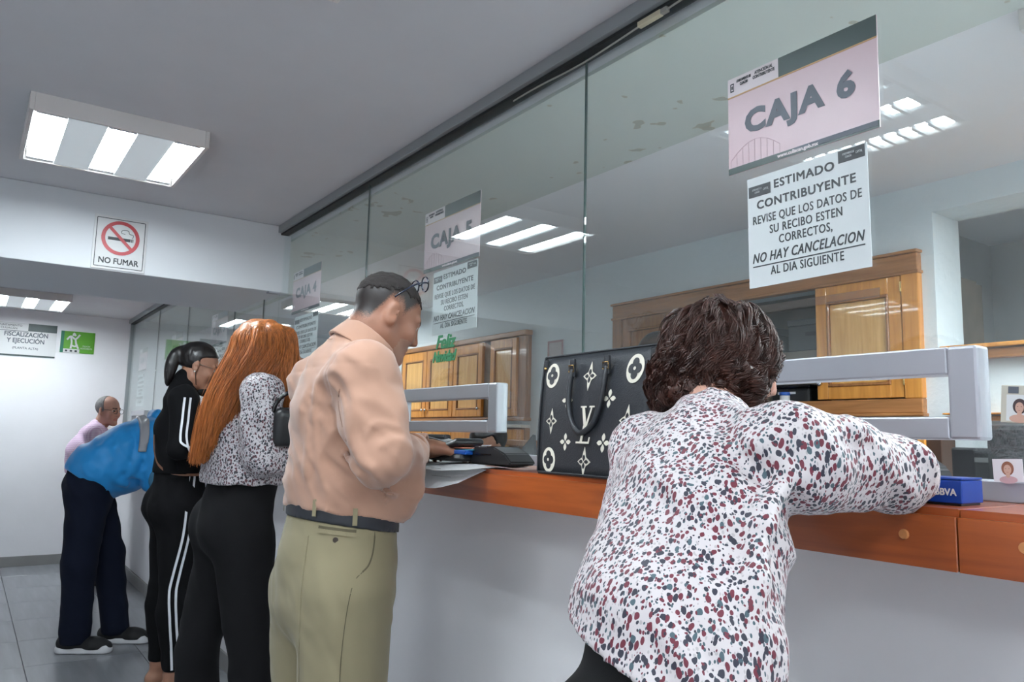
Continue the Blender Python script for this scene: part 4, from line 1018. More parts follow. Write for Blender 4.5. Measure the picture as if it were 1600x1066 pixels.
for cu, cv, s in ((-.05, .80, 1), (-.72, .44, .9), (.70, .44, 1), (-.02+.04, .12, .95)):
    emb('star', [diamond(.027)], cu, cv, s); emb('star_flower', petal4(.0155, .0042), cu, cv, s, leather, .0022); emb('star_centre', [circ(.0022, 8)], cu, cv, s, cream, .0032)
for cu, cv, s in ((-.42, .61, .95), (.36, .61, 1), (-.39, .27, .95), (.35, .27, 1)):
    emb('small_flower', petal4(.0195, .0052), cu, cv, s); emb('flower_centre', [circ(.0022, 8)], cu, cv, s, leather, .0022)
# interlaced monogram: an L below and left of a V
Lp = [[(-.022, -.030), (.017, -.030), (.019, -.018), (.0155, -.018), (.014, -.0265), (-.004, -.0265), (.002, .004), (-.004, .004), (-.0105, -.0265), (-.022, -.0265)]]
Vp = [[(-.020, .030), (-.003, .030), (-.003, .027), (-.008, .027), (.001, -.002), (.011, .027), (.006, .027), (.006, .030), (.021, .030), (.021, .027), (.015, .027), (.001, -.018), (-.003, -.018), (-.0155, .027), (-.020, .027)]]
emb('monogram_letter', Lp, .0, .385, 1.1, cream, .0045); emb('monogram_letter', Vp, .02, .43, 1.1, cream, .0050)
def handle(side, yy):
    pts = []
    if side == 0:
        a, b = bagpt(-.34, .86, 0), bagpt(.28, .86, 0); y = -.010
        P = [(a.x, a.y-.008, a.z), (a.x, a.y-.016, a.z-.03), (a.x+.004, a.y-.022, a.z-.075), (a.x+.022, a.y-.026, a.z-.115), ((a.x+b.x)/2-.004, a.y-.028, a.z-.135), (b.x-.022, b.y-.026, b.z-.115), (b.x-.004, b.y-.022, b.z-.072), (b.x, b.y-.016, b.z-.03), (b.x, b.y-.008, b.z)]
    else:
        a, b = bagpt(-.34, .86, 1), bagpt(.28, .86, 1)
        P = [(a.x, a.y+.006, a.z), (a.x, a.y+.016, a.z-.04), (a.x+.02, a.y+.02, a.z-.11), ((a.x+b.x)/2, a.y+.022, a.z-.135), (b.x-.02, b.y+.02, b.z-.11), (b.x, b.y+.016, b.z-.04), (b.x, b.y+.006, b.z)]
    h = tube('handle', smooth_path(P, 7), .0062, leather, bag, 10)
    d = -1 if side == 0 else 1
    for q in (a, b):
        t2 = box('handle_tab', q.x-.009, q.x+.009, q.y+d*.009-.003, q.y+d*.009+.003, q.z-.016, q.z+.024, leather, h, .002)
        bm = bmesh.new(); tube_mesh(bm, [(q.x-.0085, q.y+d*.013, q.z+.010), (q.x+.0085, q.y+d*.013, q.z+.010), (q.x+.0085, q.y+d*.013, q.z-.004), (q.x-.0085, q.y+d*.013, q.z-.004)], .0014, 6, True); link('buckle', bm, brass, h, True)
    return h
handle(0, 0); handle(1, 0)
for s in (-1, 1):
    p = bagpt(s*.95, .93, 0); box('corner_tab', p.x-.008, p.x+.008, p.y-.0035, p.y, p.z-.02, p.z+.012, leather, bag, .003)
    bm = bmesh.new(); bmesh.ops.create_uvsphere(bm, u_segments=10, v_segments=8, radius=.0038, matrix=Matrix.Translation(p+Vector((0, -.004, -.008)))); link('stud', bm, brass, bag, True)
# ================================================================== PEOPLE
UX, UY, UZ = vv(1, 0, 0), vv(0, 1, 0), vv(0, 0, 1)
def folds(amp, M_, seed=0., thr=0.):
    """long soft ridges: ridged noise in a stretched frame; M_ rows give frequency vectors"""
    M_ = np.array(M_, float)
    def f(p):
        q = p@M_.T+seed; n = 1-np.abs(vnoise(q))*2.2; n2 = vnoise(q*2.1+5.3)
        return amp*(np.maximum(n-thr, -1)+.35*n2)
    return f
def displaced(F, *fs, w=None):
    def c(p, d):
        m = np.nonzero(np.abs(d) < .05)[0]
        if len(m):
            q = p[m]; a = sum(f(q) for f in fs)
            if w is not None: a = a*w(q)
            d[m] = d[m]-a
        return d
    F.cut(c)
def near(F, d, pts, sig, amp):
    pass
def lerp(a, b, t): return np.array(a, float)*(1-t)+np.array(b, float)*t

# ---------------------------------------------------------------- man in the tan shirt
SEAM1 = [(.648, 1.413), (.615, 1.404), (.587, 1.383), (.57, 1.349), (.567, 1.312), (.579, 1.27), (.593, 1.232)]
SEAM2 = [(.501, 1.386), (.536, 1.425), (.586, 1.445)]
def man_tan():
    T = thing('person', 'man in a tan shirt and khaki trousers with glasses pushed up on his hair', 'person', (-1.70, .72, 0))
    X0 = -1.72
    sk = cropped('tanned_skin', (.28, .125, .075)); stub = skin('stubble_skin', (.31, .17, .12)); hair = mat('cropped_black_hair', (.016, .012, .011), rough=.9, bump=.8, bscale=420, bdist=.002)
    shm = mat('tan_shirt_cloth', (.405, .225, .155), rough=.85, bump=.12, bscale=700, sheen=.3, bdist=.0004, var=.03, vscale=6)
    trm = mat('khaki_trouser_cloth', (.235, .20, .118), rough=.85, bump=.15, bscale=600, sheen=.1, bdist=.0005, var=.04, vscale=5)
    hc = vv(-1.70, .815, 1.533); fr = frame(4, 25, 0); hs = .86
    shR, shL = vv(-1.565, .705, 1.372), vv(-1.875, .725, 1.375)
    elR, wrR = vv(-1.485, .715, 1.198), vv(-1.795, .955, 1.214)
    elL, wrL = vv(-1.98, .83, 1.20), vv(-1.83, 1.02, 1.215)
    kR, aR, kL, aL = vv(-1.615, .72, .50), vv(-1.61, .69, .09), vv(-1.825, .73, .50), vv(-1.835, .70, .09)
    B = Field()
    P = add_head(B, hc, fr, hs)
    c7 = vv(-1.715, .735, 1.445)
    B.cap(c7, P(0, -.03, -.055), .055, .054*.95, .03); B.cap(vv(-1.715, .77, 1.43), P(0, .02, -.09), .045, .04, .03)
    B.path([vv(X0, .73, .97), vv(X0, .74, 1.12), vv(X0, .735, 1.30), vv(X0, .735, 1.38)], [.095, .10, .098, .065], .04, UX, 1.4)
    for s, e, w_ in ((shR, elR, wrR), (shL, elL, wrL)):
        B.cap(s, e, .046, .038, .03); B.cap(e, w_, .036, .024, .02)
    for x, k, a in ((-1.63, kR, aR), (-1.81, kL, aL)):
        B.cap((x, .72, .93), k, .075, .05, .03); B.cap(k, a, .048, .035, .02); B.cap(a+vv(0, -.02, -.045), a+vv(0, .15, -.06), .03, .022, .02)
    add_hand(B, wrR, (-.68, .72, .05), (.15, -.1, 1), -1, .9, (14, 26, 20))
    add_hand(B, wrL, (.25, .9, .0), (-.2, -.1, 1), 1, .88, (20, 35, 30))
    hm = head_mats(hc, fr, hs, beard=True)
    def fade(p):
        q = (p-hc)@fr.T/hs; x, y, z = np.abs(q[:, 0]), q[:, 1], q[:, 2]
        line = np.interp(y, [-.12, -.06, -.035, .0, .02, .035, .06, .1], [-.075, -.06, .02, .022, -.005, .02, .052, .066])
        m = np.clip((z-line)/.042, 0, 1); m[(p[:, 2] < 1.40)] = 0; m[(x > .078) & (z < .03) & (y > -.035) & (y < .02)] = 0
        return m
    body = sdf_obj('body', B, .0044, [sk, lip_m, brow_m, eyew, iris, stub], T, hm, attr=fade)
    # hair: a cropped cap over the skull
    Hh = Field(); Hh.ell(P(0, -.012, .036), (.0765*hs, .0975*hs, .0858*hs), fr, .02)
    def hairline(p, d):
        q = (p-hc)@fr.T/hs; x, y, z = np.abs(q[:, 0]), q[:, 1], q[:, 2]
        line = np.interp(y, [-.12, -.06, .0, .03, .06, .1], [.02, .045, .068, .066, .062, .072])
        return np.maximum(d, (line-z+.010*vnoise(p*110)+.006*vnoise(p*260))*hs)
    Hh.cut(hairline); displaced(Hh, lambda p: .0014*vnoise(p*340)+.0016*vnoise(p*150))
    sdf_obj('hair', Hh, .003, hair, T)
    # shirt
    F = Field()
    F.path([vv(X0, .735, 1.075), vv(X0, .742, 1.11), vv(X0, .742, 1.20), vv(X0, .728, 1.31), vv(X0, .735, 1.385)], [.118, .128, .121, .115, .074], .03, UX, 1.27)
    F.cap(shL, shR, .062, .062, .04); F.cap(vv(-1.715, .735, 1.40), vv(-1.715, .745, 1.445), .085, .060, .04)
    F.cap(shR, lerp(shR, elR, .5), .068, .062, .03); F.cap(lerp(shR, elR, .5), elR, .062, .054, .03)
    F.cap(elR, lerp(elR, wrR, .75), .054, .044, .02); F.cap(lerp(elR, wrR, .75), wrR-vv(-.01, .012, 0), .043, .036, .01)
    F.cap(shL, elL, .066, .054, .03); F.cap(elL, wrL, .052, .038, .02)
    F.cap(vv(-1.70, .83, 1.12), vv(-1.70, .845, 1.17), .050, .05, .05, UX, 2.0)      # blouse over the belt in front
    # folds: long diagonal ones over the back, rings at the elbow, drapes at the armpit
    cr = [([(.534, 1.386), (.513, 1.339), (.506, 1.292), (.515, 1.222), (.539, 1.152)], .0065), ([(.55, 1.351), (.566, 1.335), (.588, 1.295), (.607, 1.247), (.631, 1.211)], .006), ([(.522, 1.28), (.546, 1.246), (.58, 1.204), (.627, 1.168), (.697, 1.112)], .0065),
          ([(.534, 1.234), (.574, 1.187), (.628, 1.144), (.684, 1.10)], .0055), ([(.604, 1.235), (.625, 1.199), (.667, 1.168), (.708, 1.112)], .0055), ([(.512, 1.198), (.538, 1.169), (.577, 1.133), (.611, 1.103)], .0045), ([(.49, 1.268), (.499, 1.21), (.497, 1.152)], .005),
          ([(.636, 1.243), (.660, 1.272), (.70, 1.262)], .0035), ([(.668, 1.222), (.694, 1.236), (.727, 1.224)], .0035)]
    base = Field(); base.pr = list(F.pr); ridges = []
    for c_, r_ in cr:
        pp = [base.snap((-1.40, y, z), (-.89, .45, .02)) for y, z in c_]; pp = [np.array(q) for q in smooth_path(pp, 3)]; n_ = len(pp)
        tp = [r_*(.25+.75*math.sin(math.pi*min(1, (i+.5)/n_*1.0))) for i in range(n_)]
        ridges.append(([q+vv(.002, -.001, 0) for q in pp], tp, 'u', .012))
    for pp, tp, op, k_ in ridges: F.path(pp, tp, k_, op=op, kk=.004)
    displaced(F, folds(.0052, [[9, 3, 5.5], [2, 10, -6], [2.5, 3, 4]], 1.7, -.2), folds(.0020, [[22, 9, 14], [9, 24, 10], [6, 6, 26]], 4.1))
    seamc = (shR+vv(-.012, 0, 0)); sn = unit(vv(1, -.05, -.35))
    def seam(p, d):
        q = p-seamc; a = np.abs(q@sn); m = (a < .004) & (q[:, 2] > -.09) & (np.abs(d) < .03); d[m] += .0022*(1-a[m]/.004)
        # yoke seam across the back
        a = np.abs((p[:, 2]-1.395)-(.25*np.abs(p[:, 0]-X0)*0)); m = (a < .003) & (p[:, 1] < .70) & (np.abs(d) < .03); d[m] += .0018*(1-a[m]/.003)
        # neck opening and hem
        nk = np.linalg.norm((p-vv(-1.712, .765, 1.50))/vv(1, 1, .8), axis=1)-.064
        d = np.maximum(d, -nk); d = np.maximum(d, (1.088-.16*(p[:, 1]-.60)+.003*np.sin(p[:, 0]*50+p[:, 1]*40))-p[:, 2])
        w = (p-wrR)@unit(wrR-elR)+.016; dd = np.linalg.norm(p-wrR, axis=1); d = np.where(dd < .09, np.maximum(d, w), d)
        w = (p-wrL)@unit(wrL-elL)+.012; dd = np.linalg.norm(p-wrL, axis=1); d = np.where(dd < .09, np.maximum(d, w), d)
        return d
    F.cut(seam)
    sh = sdf_obj('shirt', F, .0048, shm, T, relax=2)
    sm = mat('tan_seam_thread', (.25, .14, .10), rough=.9); FB = F
    ribbon('sleeve_seam', [(-1.4, y, z) for y, z in SEAM1], FB, (-.89, .45, .0), .0030, sm, sh, off=.0006)
    ribbon('yoke_seam', [(-1.4, y, z) for y, z in SEAM2], FB, (-.89, .45, .0), .0026, sm, sh, off=.0006)
    # collar folded round the neck, cuff
    ca, cb = vv(-1.716, .742, 1.425), vv(-1.708, .782, 1.478); cx_ = unit(cb-ca)
    W = Field(); W.cap(ca, cb, .076, .0655, .01)
    W.cut(lambda p, d: np.maximum(np.maximum(np.maximum(d, -(d+.009)), (p-cb)@cx_-.004), -((p-ca)@cx_)-.004)); q = sdf_obj('collar', W, .003, shm); fixp(q, sh)
    W = Field(); W.cap(ca, cb, .089, .0725, .01)
    W.cut(lambda p, d: np.maximum(np.maximum(np.maximum(d, -(d+.009)), (p-cb)@cx_-.001), -((p-ca)@cx_)+.012)); q = sdf_obj('collar_fall', W, .003, shm); fixp(q, sh)
    for w_, e in ((wrR, elR), (wrL, elL)):
        ax_ = unit(w_-e); W = Field(); W.cap(w_-ax_*.075, w_+ax_*.01, .0455, .0405, .01)
        W.cut(lambda p, d: np.maximum(np.maximum(np.maximum(d, -(d+.009)), (p-w_)@ax_+.006), -((p-w_)@ax_)-.062)); q = sdf_obj('cuff', W, .0035, shm); fixp(q, sh)
    # trousers
    G = Field()
    G.path([vv(X0, .735, 1.06), vv(X0, .725, .96), vv(X0, .715, .88)], [.117, .124, .116], .03, UX, 1.28)
    for x, k, a in ((-1.635, kR, aR), (-1.80, kL, aL)):
        G.cap((x, .712, .90), k, .103, .080, .025); G.cap(k, a+vv(0, 0, .01), .079, .068, .02)
    displaced(G, folds(.003, [[10, 4, 1.6], [3, 10, 2.0], [1, 1, 2.6]], 3.3), folds(.0014, [[22, 9, 9], [8, 20, 9], [5, 5, 18]], 8.1))
    top = lambda p: 1.074-.16*(p[:, 1]-.60)
    G.cut(lambda p, d: np.maximum(np.maximum(d, p[:, 2]-top(p)+.006), .035-p[:, 2]))
    tr = sdf_obj('trousers', G, .0052, trm, T, relax=2)
    # belt
    Bf = Field(); Bf.path([vv(X0, .735, 1.10), vv(X0, .735, 1.03)], [.122, .122], .02, UX, 1.3)
    Bf.cut(lambda p, d: np.maximum(np.maximum(np.maximum(d, -(d+.012)), p[:, 2]-top(p)-.024), top(p)-.008-p[:, 2]))
    blm = mat('dark_belt_leather', (.02, .022, .028), rough=.4, bump=.3, bscale=250, bdist=.0005)
    belt = sdf_obj('belt', Bf, .004, blm, T, relax=1)
    S2 = Field(); S2.path([vv(X0, .735, 1.10), vv(X0, .735, 1.03)], [.124, .124], .02, UX, 1.3)
    for x, y, z in ((-1.40, .517, 1.092), (-1.40, .614, 1.076), (-1.85, .5, 1.09)):
        ribbon('belt_loop', [(x, y, z+.016), (x, y, z), (x, y, z-.020)], S2, vv(-.89, .45, 0) if x > -1.6 else vv(.5, 1, 0), .010, trm, tr, off=.0015, k=3)
    dv = vv(-.89, .45, 0); dk_ = mat('khaki_shadow_seam', (.10, .085, .05), rough=.9)
    ribbon('back_pocket', [(-1.4, .529, 1.050), (-1.4, .572, 1.047), (-1.4, .618, 1.043)], G, dv, .007, dk_, tr, off=.0008)
    ribbon('pocket_welt', [(-1.4, .529, 1.043), (-1.4, .572, 1.040), (-1.4, .618, 1.036)], G, dv, .009, trm, tr, off=.0022)
    q = G.snap((-1.4, .571, 1.026), dv); bm = bmesh.new(); nn = Vector(-dv); cyl(bm, Vector(q), Vector(q)+nn*.003, .006, n=12); wlink('pocket_button', bm, mat('brown_button', (.05, .035, .025), rough=.3), tr)
    ribbon('side_pocket', [(-1.4, .661, 1.052), (-1.4, .659, 1.005), (-1.4, .651, .976), (-1.4, .637, .962)], G, dv, .0035, dk_, tr, off=.0008)
    ribbon('side_seam', [(-1.4, .637, .962), (-1.4, .615, .93), (-1.4, .60, .80), (-1.4, .60, .6), (-1.4, .60, .3)], G, dv, .0018, dk_, tr, off=.0004)
    ribbon('pressed_crease', [(-1.4, .505, 1.03), (-1.4, .500, .95), (-1.4, .50, .80), (-1.4, .51, .6), (-1.4, .52, .3)], G, dv, .0016, trm, tr, off=.0012)
    shm2 = mat('brown_shoe_leather', (.05, .03, .02), rough=.3)
    shoe(T, aR, (.05, 1, 0), shm2, blackp); shoe(T, aL, (-.1, 1, 0), shm2, blackp)
    # glasses pushed up over the hair
    gm = mat('dark_blue_glasses_frame', (.008, .012, .03), rough=.2)
    g = tube('glasses', smooth_path([P(.080, -.028, .035), P(.084, -.020, .052), P(.083, .004, .092), P(.076, .030, .118), P(.064, .045, .128)], 4), .0022, gm, None, 6); fixp(g, T)
    g2 = tube('temple_arm', smooth_path([P(-.080, -.028, .035), P(-.084, -.020, .052), P(-.083, .004, .092), P(-.076, .030, .118), P(-.064, .045, .128)], 4), .0022, gm, None, 6); fixp(g2, g)
    for sx in (-1, 1):
        rim = [P(sx*(.036+.026*math.cos(a)), .047-.010*math.sin(a), .131+.019*math.sin(a)-.003*math.cos(a)) for a in np.linspace(0, 2*math.pi, 18)[:-1]]
        q = tube('lens_rim', rim, .0018, gm, None, 6, True); fixp(q, g)
        bm = bmesh.new(); bm.faces.new([bm.verts.new(v) for v in rim]); bmesh.ops.solidify(bm, geom=bm.faces[:], thickness=.001); wlink('lens', bm, lens_m, g)
    q = tube('bridge', [P(-.011, .047, .133), P(0, .049, .138), P(.011, .047, .133)], .0018, gm, None, 6); fixp(q, g)
man_tan()

# ---------------------------------------------------------------- woman in the petal-print blouse (nearest)
def woman_near():
    T = thing('person', 'woman with brown curly hair leaning on the counter in a red-and-navy petal-print blouse', 'person', (-.62, .62, 0))
    sk = skin('warm_fair_skin', (.50, .27, .20))
    bl = spots('petal_print_cloth', (.57, .52, .53), (.13, .010, .026), (.018, .018, .035), (.05, .09, .11), 146, .42, (1, 1, .62))
    hc = vv(-.795, .972, 1.378); fr = frame(24, 20, 0); hs = .76
    shR, shL = vv(-.575, .815, 1.235), vv(-.842, .845, 1.228)
    elR, wrR = vv(-.572, 1.035, 1.214), vv(-.69, 1.13, 1.205)
    elL, wrL = vv(-.91, 1.06, 1.215), vv(-.80, 1.15, 1.205)
    hip, wst, chs = vv(-.615, .64, .955), vv(-.655, .705, 1.085), vv(-.70, .785, 1.18)
    B = Field(); P = add_head(B, hc, fr, hs)
    B.cap(vv(-.730, .85, 1.255), P(0, -.025, -.06), .045, .043, .03)
    B.path([hip, wst, chs, vv(-.715, .815, 1.22)], [.08, .075, .078, .05], .04, UX, 1.4)
    for s, e, w_ in ((shR, elR, wrR), (shL, elL, wrL)): B.cap(s, e, .036, .03, .03); B.cap(e, w_, .03, .021, .02)
    kR, aR, kL, aL = vv(-.51, .63, .50), vv(-.50, .56, .09), vv(-.68, .62, .50), vv(-.69, .50, .09)
    for x, k, a in ((-.52, kR, aR), (-.68, kL, aL)): B.cap((x, .61, .90), k, .07, .045, .03); B.cap(k, a, .045, .03, .02); B.cap(a+vv(0, -.02, -.045), a+vv(0, .14, -.06), .028, .02, .02)
    add_hand(B, wrR, (-.85, .45, -.02), (0, 0, 1), -1, .78); add_hand(B, wrL, (.8, .5, -.02), (0, 0, 1), 1, .78)
    sdf_obj('body', B, .0055, [sk, lip_m, brow_m, eyew, iris], T, head_mats(hc, fr, hs))
    F = Field()
    F.path([vv(-.615, .645, .98), vv(-.630, .665, 1.04), wst, vv(-.675, .750, 1.14), chs, vv(-.715, .822, 1.215)], [.098, .099, .098, .097, .092, .060], .03, unit(vv(.95, -.2, 0)), 1.32)
    F.ell(vv(-.765, .80, 1.155), (.085, .08, .085), None, .03); F.cap(shL, shR, .050, .054, .04); F.cap(vv(-.712, .82, 1.23), vv(-.735, .865, 1.272), .07, .050, .03)
    F.path([shR, vv(-.565, .90, 1.226), vv(-.560, .985, 1.216), elR], [.052, .052, .051, .041], .03)
    F.path([elR, vv(-.625, 1.09, 1.208), wrR], [.045, .043, .030], .02)
    F.path([shL, vv(-.87, .95, 1.225), elL, wrL], [.050, .050, .046, .03], .03)
    for a, b, c, r_ in (((-.56, .80, 1.225), (-.55, .86, 1.195), (-.54, .93, 1.18), .006), ((-.57, .75, 1.25), (-.54, .80, 1.262), (-.52, .87, 1.27), .005), ((-.52, .97, 1.25), (-.51, 1.0, 1.23), (-.53, 1.0, 1.20), .005),
                       ((-.76, .66, 1.08), (-.68, .60, 1.07), (-.58, .60, 1.06), .004), ((-.73, .69, 1.12), (-.74, .72, 1.2), (-.75, .76, 1.25), .004), ((-.51, .66, 1.10), (-.53, .70, 1.16), (-.545, .76, 1.21), .005)):
        pp = smooth_path([a, b, c], 3); F.path([np.array(q) for q in pp], [r_*.4]+[r_]*(len(pp)-2)+[r_*.4], .022)
    displaced(F, folds(.0036, [[12, 5, 3], [3, 6, 11], [2, 9, 4]], 2.2), folds(.0018, [[24, 12, 12], [9, 22, 9], [7, 7, 26]], 6.1))
    def c(p, d):
        d = np.maximum(d, -(np.linalg.norm(p-vv(-.745, .90, 1.325), axis=1)-.052))
        hem = (p-vv(-.60, .60, 1.020))@unit(vv(.22, .05, 1)); d = np.maximum(d, -hem)
        for w_, e in ((wrR, elR), (wrL, elL)): d = np.where(np.linalg.norm(p-w_, axis=1) < .07, np.maximum(d, (p-w_)@unit(w_-e)), d)
        return d
    F.cut(c); bs = sdf_obj('blouse', F, .0046, bl, T, relax=2)
    G = Field(); G.path([vv(-.62, .655, 1.05), vv(-.61, .645, .95), vv(-.60, .64, .88)], [.076, .088, .095], .03, UX, 1.33)
    for x, k, a in ((-.525, kR, aR), (-.675, kL, aL)): G.cap((x, .60, .88), k, .095, .07, .03); G.cap(k, a, .068, .055, .03)
    displaced(G, folds(.003, [[12, 4, 1.5], [3, 12, 1.5], [1, 1, 3]], 1.1)); G.cut(lambda p, d: np.maximum(np.maximum(d, p[:, 2]-1.06), .035-p[:, 2]))
    sdf_obj('trousers', G, .007, mat('black_trouser_cloth', (.006, .006, .007), rough=.85, bump=.1, bscale=500, spec=.25), T)
    shoe(T, aR, (.05, 1, 0), blackp, blackp, .25); shoe(T, aL, (-.1, 1, 0), blackp, blackp, .25)
    # curly hair: a lumpy mass with thousands of wavy strands over it
    hm = mat('brown_curly_hair', (.050, .016, .010), rough=.45, var=.5, vscale=45, spec=.5)
    Hh = Field(); r, f, u = fr
    Hh.ell(vv(-.806, .958, 1.388), (.080, .085, .082), None, .03); Hh.ell(vv(-.822, .915, 1.348), (.066, .050, .050), None, .03)
    Hh.cap(vv(-.86, .925, 1.325), vv(-.79, .888, 1.318), .032, .030, .02); Hh.cap(vv(-.79, .89, 1.32), vv(-.735, .93, 1.335), .026, .022, .02)
    rr = np.random.default_rng(3)
    for i in range(46):
        a = rr.uniform(-2.9, .25); z = rr.uniform(1.305, 1.37); c0 = vv(-.812+.074*math.cos(a), .948+.072*math.sin(a), z); Hh.cap(c0, c0+rr.normal(0, .007, 3), .012, .010, .01)
    face = P(0, .10, -.03)
    Hh.cut(lambda p, d: np.maximum(d, -(np.linalg.norm((p-face)@fr.T/vv(.052, .07, .085), axis=1)-1)*.055))
    displaced(Hh, lambda p: .004*vnoise(p*62)+.0028*vnoise(p*130)+.0016*vnoise(p*260))
    v0, f0 = polygonise(Hh, .0055, .03)
    cen = vv(-.808, .952, 1.375)
    def curls(n, m, L0, L1, A0, A1, w0, w1, zlo, zhi, lift, jit):
        """n locks of m strands; the strands of a lock wave together"""
        c0 = v0[rr.integers(0, len(v0), n)]; c0 = c0[(c0[:, 2] > zlo) & (c0[:, 2] < zhi)]; n = len(c0)
        nn = c0-cen; nn /= np.linalg.norm(nn, axis=1, keepdims=True)
        dn = vv(.12, -.25, -1)+rr.normal(0, .30, (n, 3)); top = np.clip((c0[:, 2:]-1.43)/.03, 0, 1); dn = dn*(1-top)+top*np.concatenate([nn[:, :2], np.zeros((n, 1))], 1)
        tg = dn-(dn*nn).sum(1, keepdims=True)*nn; tg /= np.linalg.norm(tg, axis=1, keepdims=True)+1e-9; sd = np.cross(nn, tg)
        L = rr.uniform(L0, L1, n); A = rr.uniform(A0, A1, n); w = rr.uniform(w0, w1, n); p0 = rr.uniform(0, 6.28, n)
        R = lambda a: np.repeat(a, m, 0)
        c0, nn, tg, sd, L, A, w, p0 = map(R, (c0, nn, tg, sd, L, A, w, p0)); k = len(c0)
        off = sd*rr.normal(0, jit, (k, 1))+tg*rr.normal(0, jit*2, (k, 1)); c0 = c0+off; L = L*rr.uniform(.8, 1.1, k); p0 = p0+rr.normal(0, .12, k)
        t = np.linspace(0, 1, 14)[None, :, None]; L, A, w, p0 = (a[:, None, None] for a in (L, A, w, p0))
        ctr = c0[:, None]+tg[:, None]*L*t; rel = ctr-cen; rad = np.linalg.norm(c0-cen, axis=1)[:, None, None]
        rad = rad+lift*rr.uniform(.0, 1, (k, 1, 1)); ctr = cen+rel/np.linalg.norm(rel, axis=2, keepdims=True)*rad
        return ctr+nn[:, None]*(A*np.sin(w*t+p0)*.75)+sd[:, None]*A*np.cos(w*t+p0)
    P1 = curls(650, 22, .05, .10, .003, .0065, 4, 8, 1.37, 1.60, .005, .0022); P2 = curls(1500, 20, .025, .05, .005, .0095, 5, 9, 1.25, 1.41, .006, .0014)
    P1 = np.concatenate([P1, P2]); q = (P1[:, ::6].mean(1)-hc)@fr.T/hs; P1 = P1[~((q[:, 1] > .075) & (q[:, 2] < .04) & (q[:, 2] > -.14) & (np.abs(q[:, 0]) < .07))]
    v1, f1 = strands(P1, rr.uniform(.0005, .0012, len(P1)))
    joined('hair', [(v0, f0), (v1, f1)], hm, T)

woman_near()

